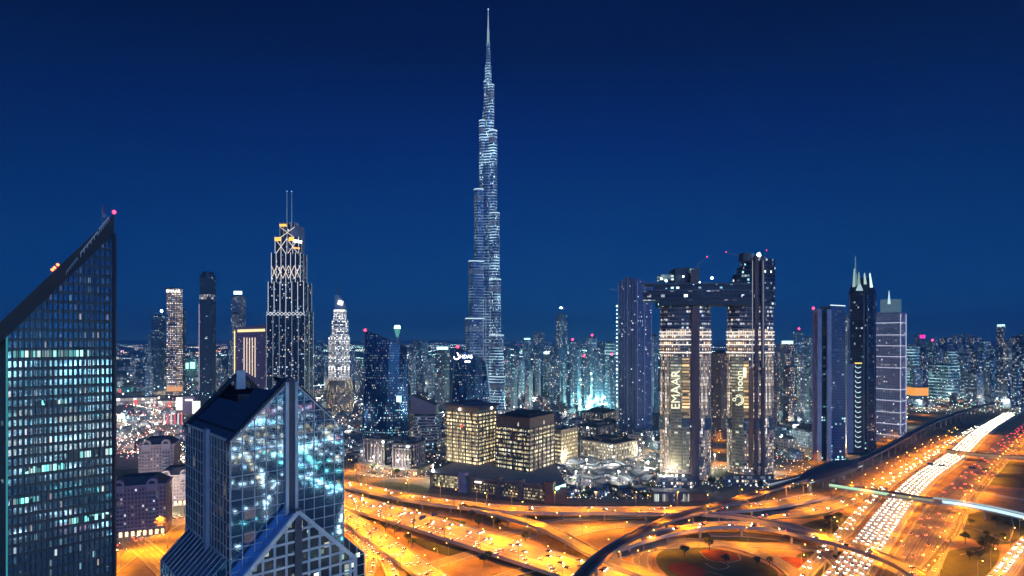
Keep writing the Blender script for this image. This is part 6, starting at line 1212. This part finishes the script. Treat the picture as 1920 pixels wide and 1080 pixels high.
def footbridge(lab, uv, z, w=5, lit=((0, 1, (.65, 1, .75), 1.0),), wroof=None):
    P = path(uv, z); Nn = frames(P); t = thing('footbridge', lab, 'footbridge', (P[0].x, P[0].y, 0)); mb = MB(); ribbon(mb, P, -w/2, w/2, 0, 0, 1.0); mb.build('deck', conc, t)
    mb = MB(); ribbon(mb, P, -w/2-.3, w/2+.3, 4, 0, .4); mb.build('roof', plain('bridge_roof_plum', (.12, .08, .10), .6), t)
    if wroof: i0 = int(len(P)*wroof); mb = MB(); ribbon(mb, P, -w/2-.2, w/2+.2, 4.2, 0, .12, i0); mb.build('lit_roof_glow', glow('roof_light_glow', (.55, .75, .85), .7), t)  # white light on the roof, put in as a glowing sheet
    for s in (-1, 1):
        for a, b, c, e in lit:
            i0, i1 = int(len(P)*a), max(int(len(P)*b), int(len(P)*a)+2); mb = MB(); Q = P[i0:i1]; N_ = Nn[i0:i1]
            for i in range(len(Q)-1): p, q = Q[i]+N_[i]*s*w/2, Q[i+1]+N_[i+1]*s*w/2; mb.bar(p+Vector((0, 0, 2.1)), q+Vector((0, 0, 2.1)), .1, 2.6)
            mb.build('glazing', glow('glazing_%d_%d' % (int(c[0]*100), int(e*10)), c, e), t)
    dd = 0
    for i in range(1, len(P)):
        dd += (P[i]-P[i-1]).length
        if dd > 38: dd = 0; mb = MB(); mb.cyl((P[i].x, P[i].y), .9, .9, 0, P[i].z-1, 8); mb.build('pier', conc, t)
footbridge('long enclosed footbridge with pale lit glazing crossing the wide highway', [(1556, 912), (1620, 922), (1713, 937), (1800, 948), (1870, 961), (1945, 979)], 9, 6, ((0, .36, (.6, .95, .6), .9), (.36, .6, (.8, .8, .5), .35), (.6, 1, (.6, .85, 1), 1.3)), .55)
footbridge('far footbridge crossing the highway beyond the long one', [(1776, 848), (1813, 853), (1880, 858), (1950, 862)], 8, 5, ((0, 1, (1, .6, .3), .3),))
footbridge('short glazed footbridge reaching the station from the left', [(1440, 912), (1480, 903), (1512, 893)], 8, 4, ((0, 1, (.7, .8, 1), .35),))
t = thing('glass_pavilion', 'low glazed entrance pavilion in front of the bridged towers by the flyover', 'pavilion', (X(1255, 595), 595, 0)); block(t, 1227, 1292, 922, 945, 592, 14, facade('pavilion_glass', (.2, .17, .18), (.12, .14, .14), 1.6, 9, .7, .8, .6, ((.8, .9, .75), (.9, .8, .6)), .5, 12, seed=191), 'glazed_hall', plain('pavilion_roof', (.3, .28, .32), .7))
block(t, 1292, 1330, 926, 944, 597, 12, plain('pavilion_brick', (.32, .16, .1), .8), 'brick_wing')
leafm = newmat('leaves'); nn = N(leafm); tcx = nn.add('ShaderNodeTexCoord'); nn.put(nn.ramp(nn.noise(tcx.outputs['Object'], .8, 3), [(.35, (.035, .055, .02)), (.65, (.11, .14, .05))]), nn.b.inputs['Base Color']); nn.b.inputs['Roughness'].default_value = .8
bark = plain('bark', (.10, .07, .045), .9)
def tree_proto(seed, palm=False):
    r = random.Random(seed); t = thing('palm_tree' if palm else 'broadleaf_tree', 'x', 'tree')
    mb = MB(); H = 7.5 if palm else 4
    mb.cyl((0, 0), .22, .14, 0, H, 6)
    if not palm:
        for k in range(4): a = k*1.6+r.random(); mb.bar((0, 0, 2.6), (math.cos(a)*1.5, math.sin(a)*1.5, 4.8), .14)
    mb.build('trunk', bark, t); mb = MB()
    if palm:
        for k in range(14):
            a = k*.45+r.random()*.2; e = r.uniform(-.2, .7); p = Vector((0, 0, H))
            for s in range(4): q = p+Vector((math.cos(a)*.85, math.sin(a)*.85, e*.85)); wv = Vector((-math.sin(a), math.cos(a), 0))*(.42-.09*s); w2 = wv*.75; mb.face([p-wv, p+wv, q+w2, q-w2]); p = q; e -= .55
    else:
        for k in range(260):
            a, b = r.uniform(0, 6.28), math.asin(r.uniform(-.6, 1)); rr = r.uniform(.55, 1)*(1+.25*math.sin(a*3+seed)); c = Vector((math.cos(a)*math.cos(b)*2.6*rr, math.sin(a)*math.cos(b)*2.6*rr, 5.4+math.sin(b)*2.1*rr)); s = r.uniform(.25, .5); u = Vector((r.uniform(-1, 1), r.uniform(-1, 1), r.uniform(-1, 1))).normalized()*s; v = u.orthogonal().normalized()*s*.7; mb.face([c-u-v, c+u-v*.6, c+u*.7+v, c-u*.8+v])
    mb.build('crown', leafm, t); return t
TP = [tree_proto(1), tree_proto(2), tree_proto(3, True)]; tu = set()
for where, reg, n, kinds in (('by the terraces of the columned offices', (690, 800, 868, 898), 22, (0, 1, 2)), ('in the gardens between the cream columned offices and the highway', (1060, 1230, 885, 940), 40, (0, 2, 1)), ('around the foot of the bridged towers', (1300, 1440, 893, 915), 26, (0, 2)), ('on the lawns inside the loops of the interchange', (1240, 1560, 1005, 1070), 5, (0, 1)), ('on the verge beside the podium', (820, 1060, 930, 950), 16, (1, 2)),
                              ('in the rough lawns at the far right of the highway', (1790, 1900, 960, 1060), 22, (0, 1)), ('under the elevated carriageways', (700, 1000, 948, 1070), 18, (0, 1)), ('along the street below the mauve apartments', (222, 330, 972, 990), 12, (0, 2)), ('beside the station', (1540, 1640, 975, 1000), 8, (0, 1)), ('on the dark park ground behind the gabled tower', (590, 676, 810, 868), 20, (0, 1))):
    k = 0; tries = 0
    while k < n and tries < 3000:
        tries += 1; p = G(rnd.uniform(reg[0], reg[1]), rnd.uniform(reg[2], reg[3]))
        if any(min((p.xy-q.xy).length for q in P_[::2]) < w_/2+4 for P_, w_, _ in PATHS.values()): continue
        if px(p)[1] < 990 and -100 < p.x < 62 and 575 < p.y < 760: continue
        i = rnd.choice(kinds); t = TP[i]; sc = rnd.uniform(.8, 1.35)
        if i in tu: t = copytree(t, p, rnd.uniform(0, 6))
        t.location = p; t.scale = (sc, sc, sc); tu.add(i); nm = ('rounded broadleaf tree', 'spreading broadleaf tree', 'small palm tree')[i]; t['label'] = '%s %s' % (nm, where); t['group'] = '%ss %s' % (nm, where); k += 1
# traffic signal at the left junction
t = thing('traffic_light', 'red traffic signal on a post at the orange lit junction', 'traffic light', G(258, 1024)); p = G(258, 1024); mb = MB(); mb.bar(p, p+Vector((0, 0, 6)), .25); mb.bar(p+Vector((0, 0, 6)), p+Vector((3, 0, 6.2)), .18); mb.build('post', steel, t); mb = MB(); mb.ball(p+Vector((3, -.3, 5.8)), .6); mb.build('red_lamp', redlamp, t)
# ================================================================== HAZE
hm = bpy.data.materials.new('haze_air'); hm.use_nodes = True; hn = hm.node_tree; [hn.nodes.remove(x) for x in list(hn.nodes) if x.type == 'BSDF_PRINCIPLED']
pv = hn.nodes.new('ShaderNodeVolumePrincipled'); pv.inputs['Color'].default_value = (.18, .58, 1, 1); pv.inputs['Density'].default_value = .0001; hn.links.new(pv.outputs[0], [x for x in hn.nodes if x.type == 'OUTPUT_MATERIAL'][0].inputs['Volume'])
mb = MB(); mb.box((0, 10200, 450), (36000, 21400, 902)); o = mb.build('haze', hm); o['kind'] = 'stuff'
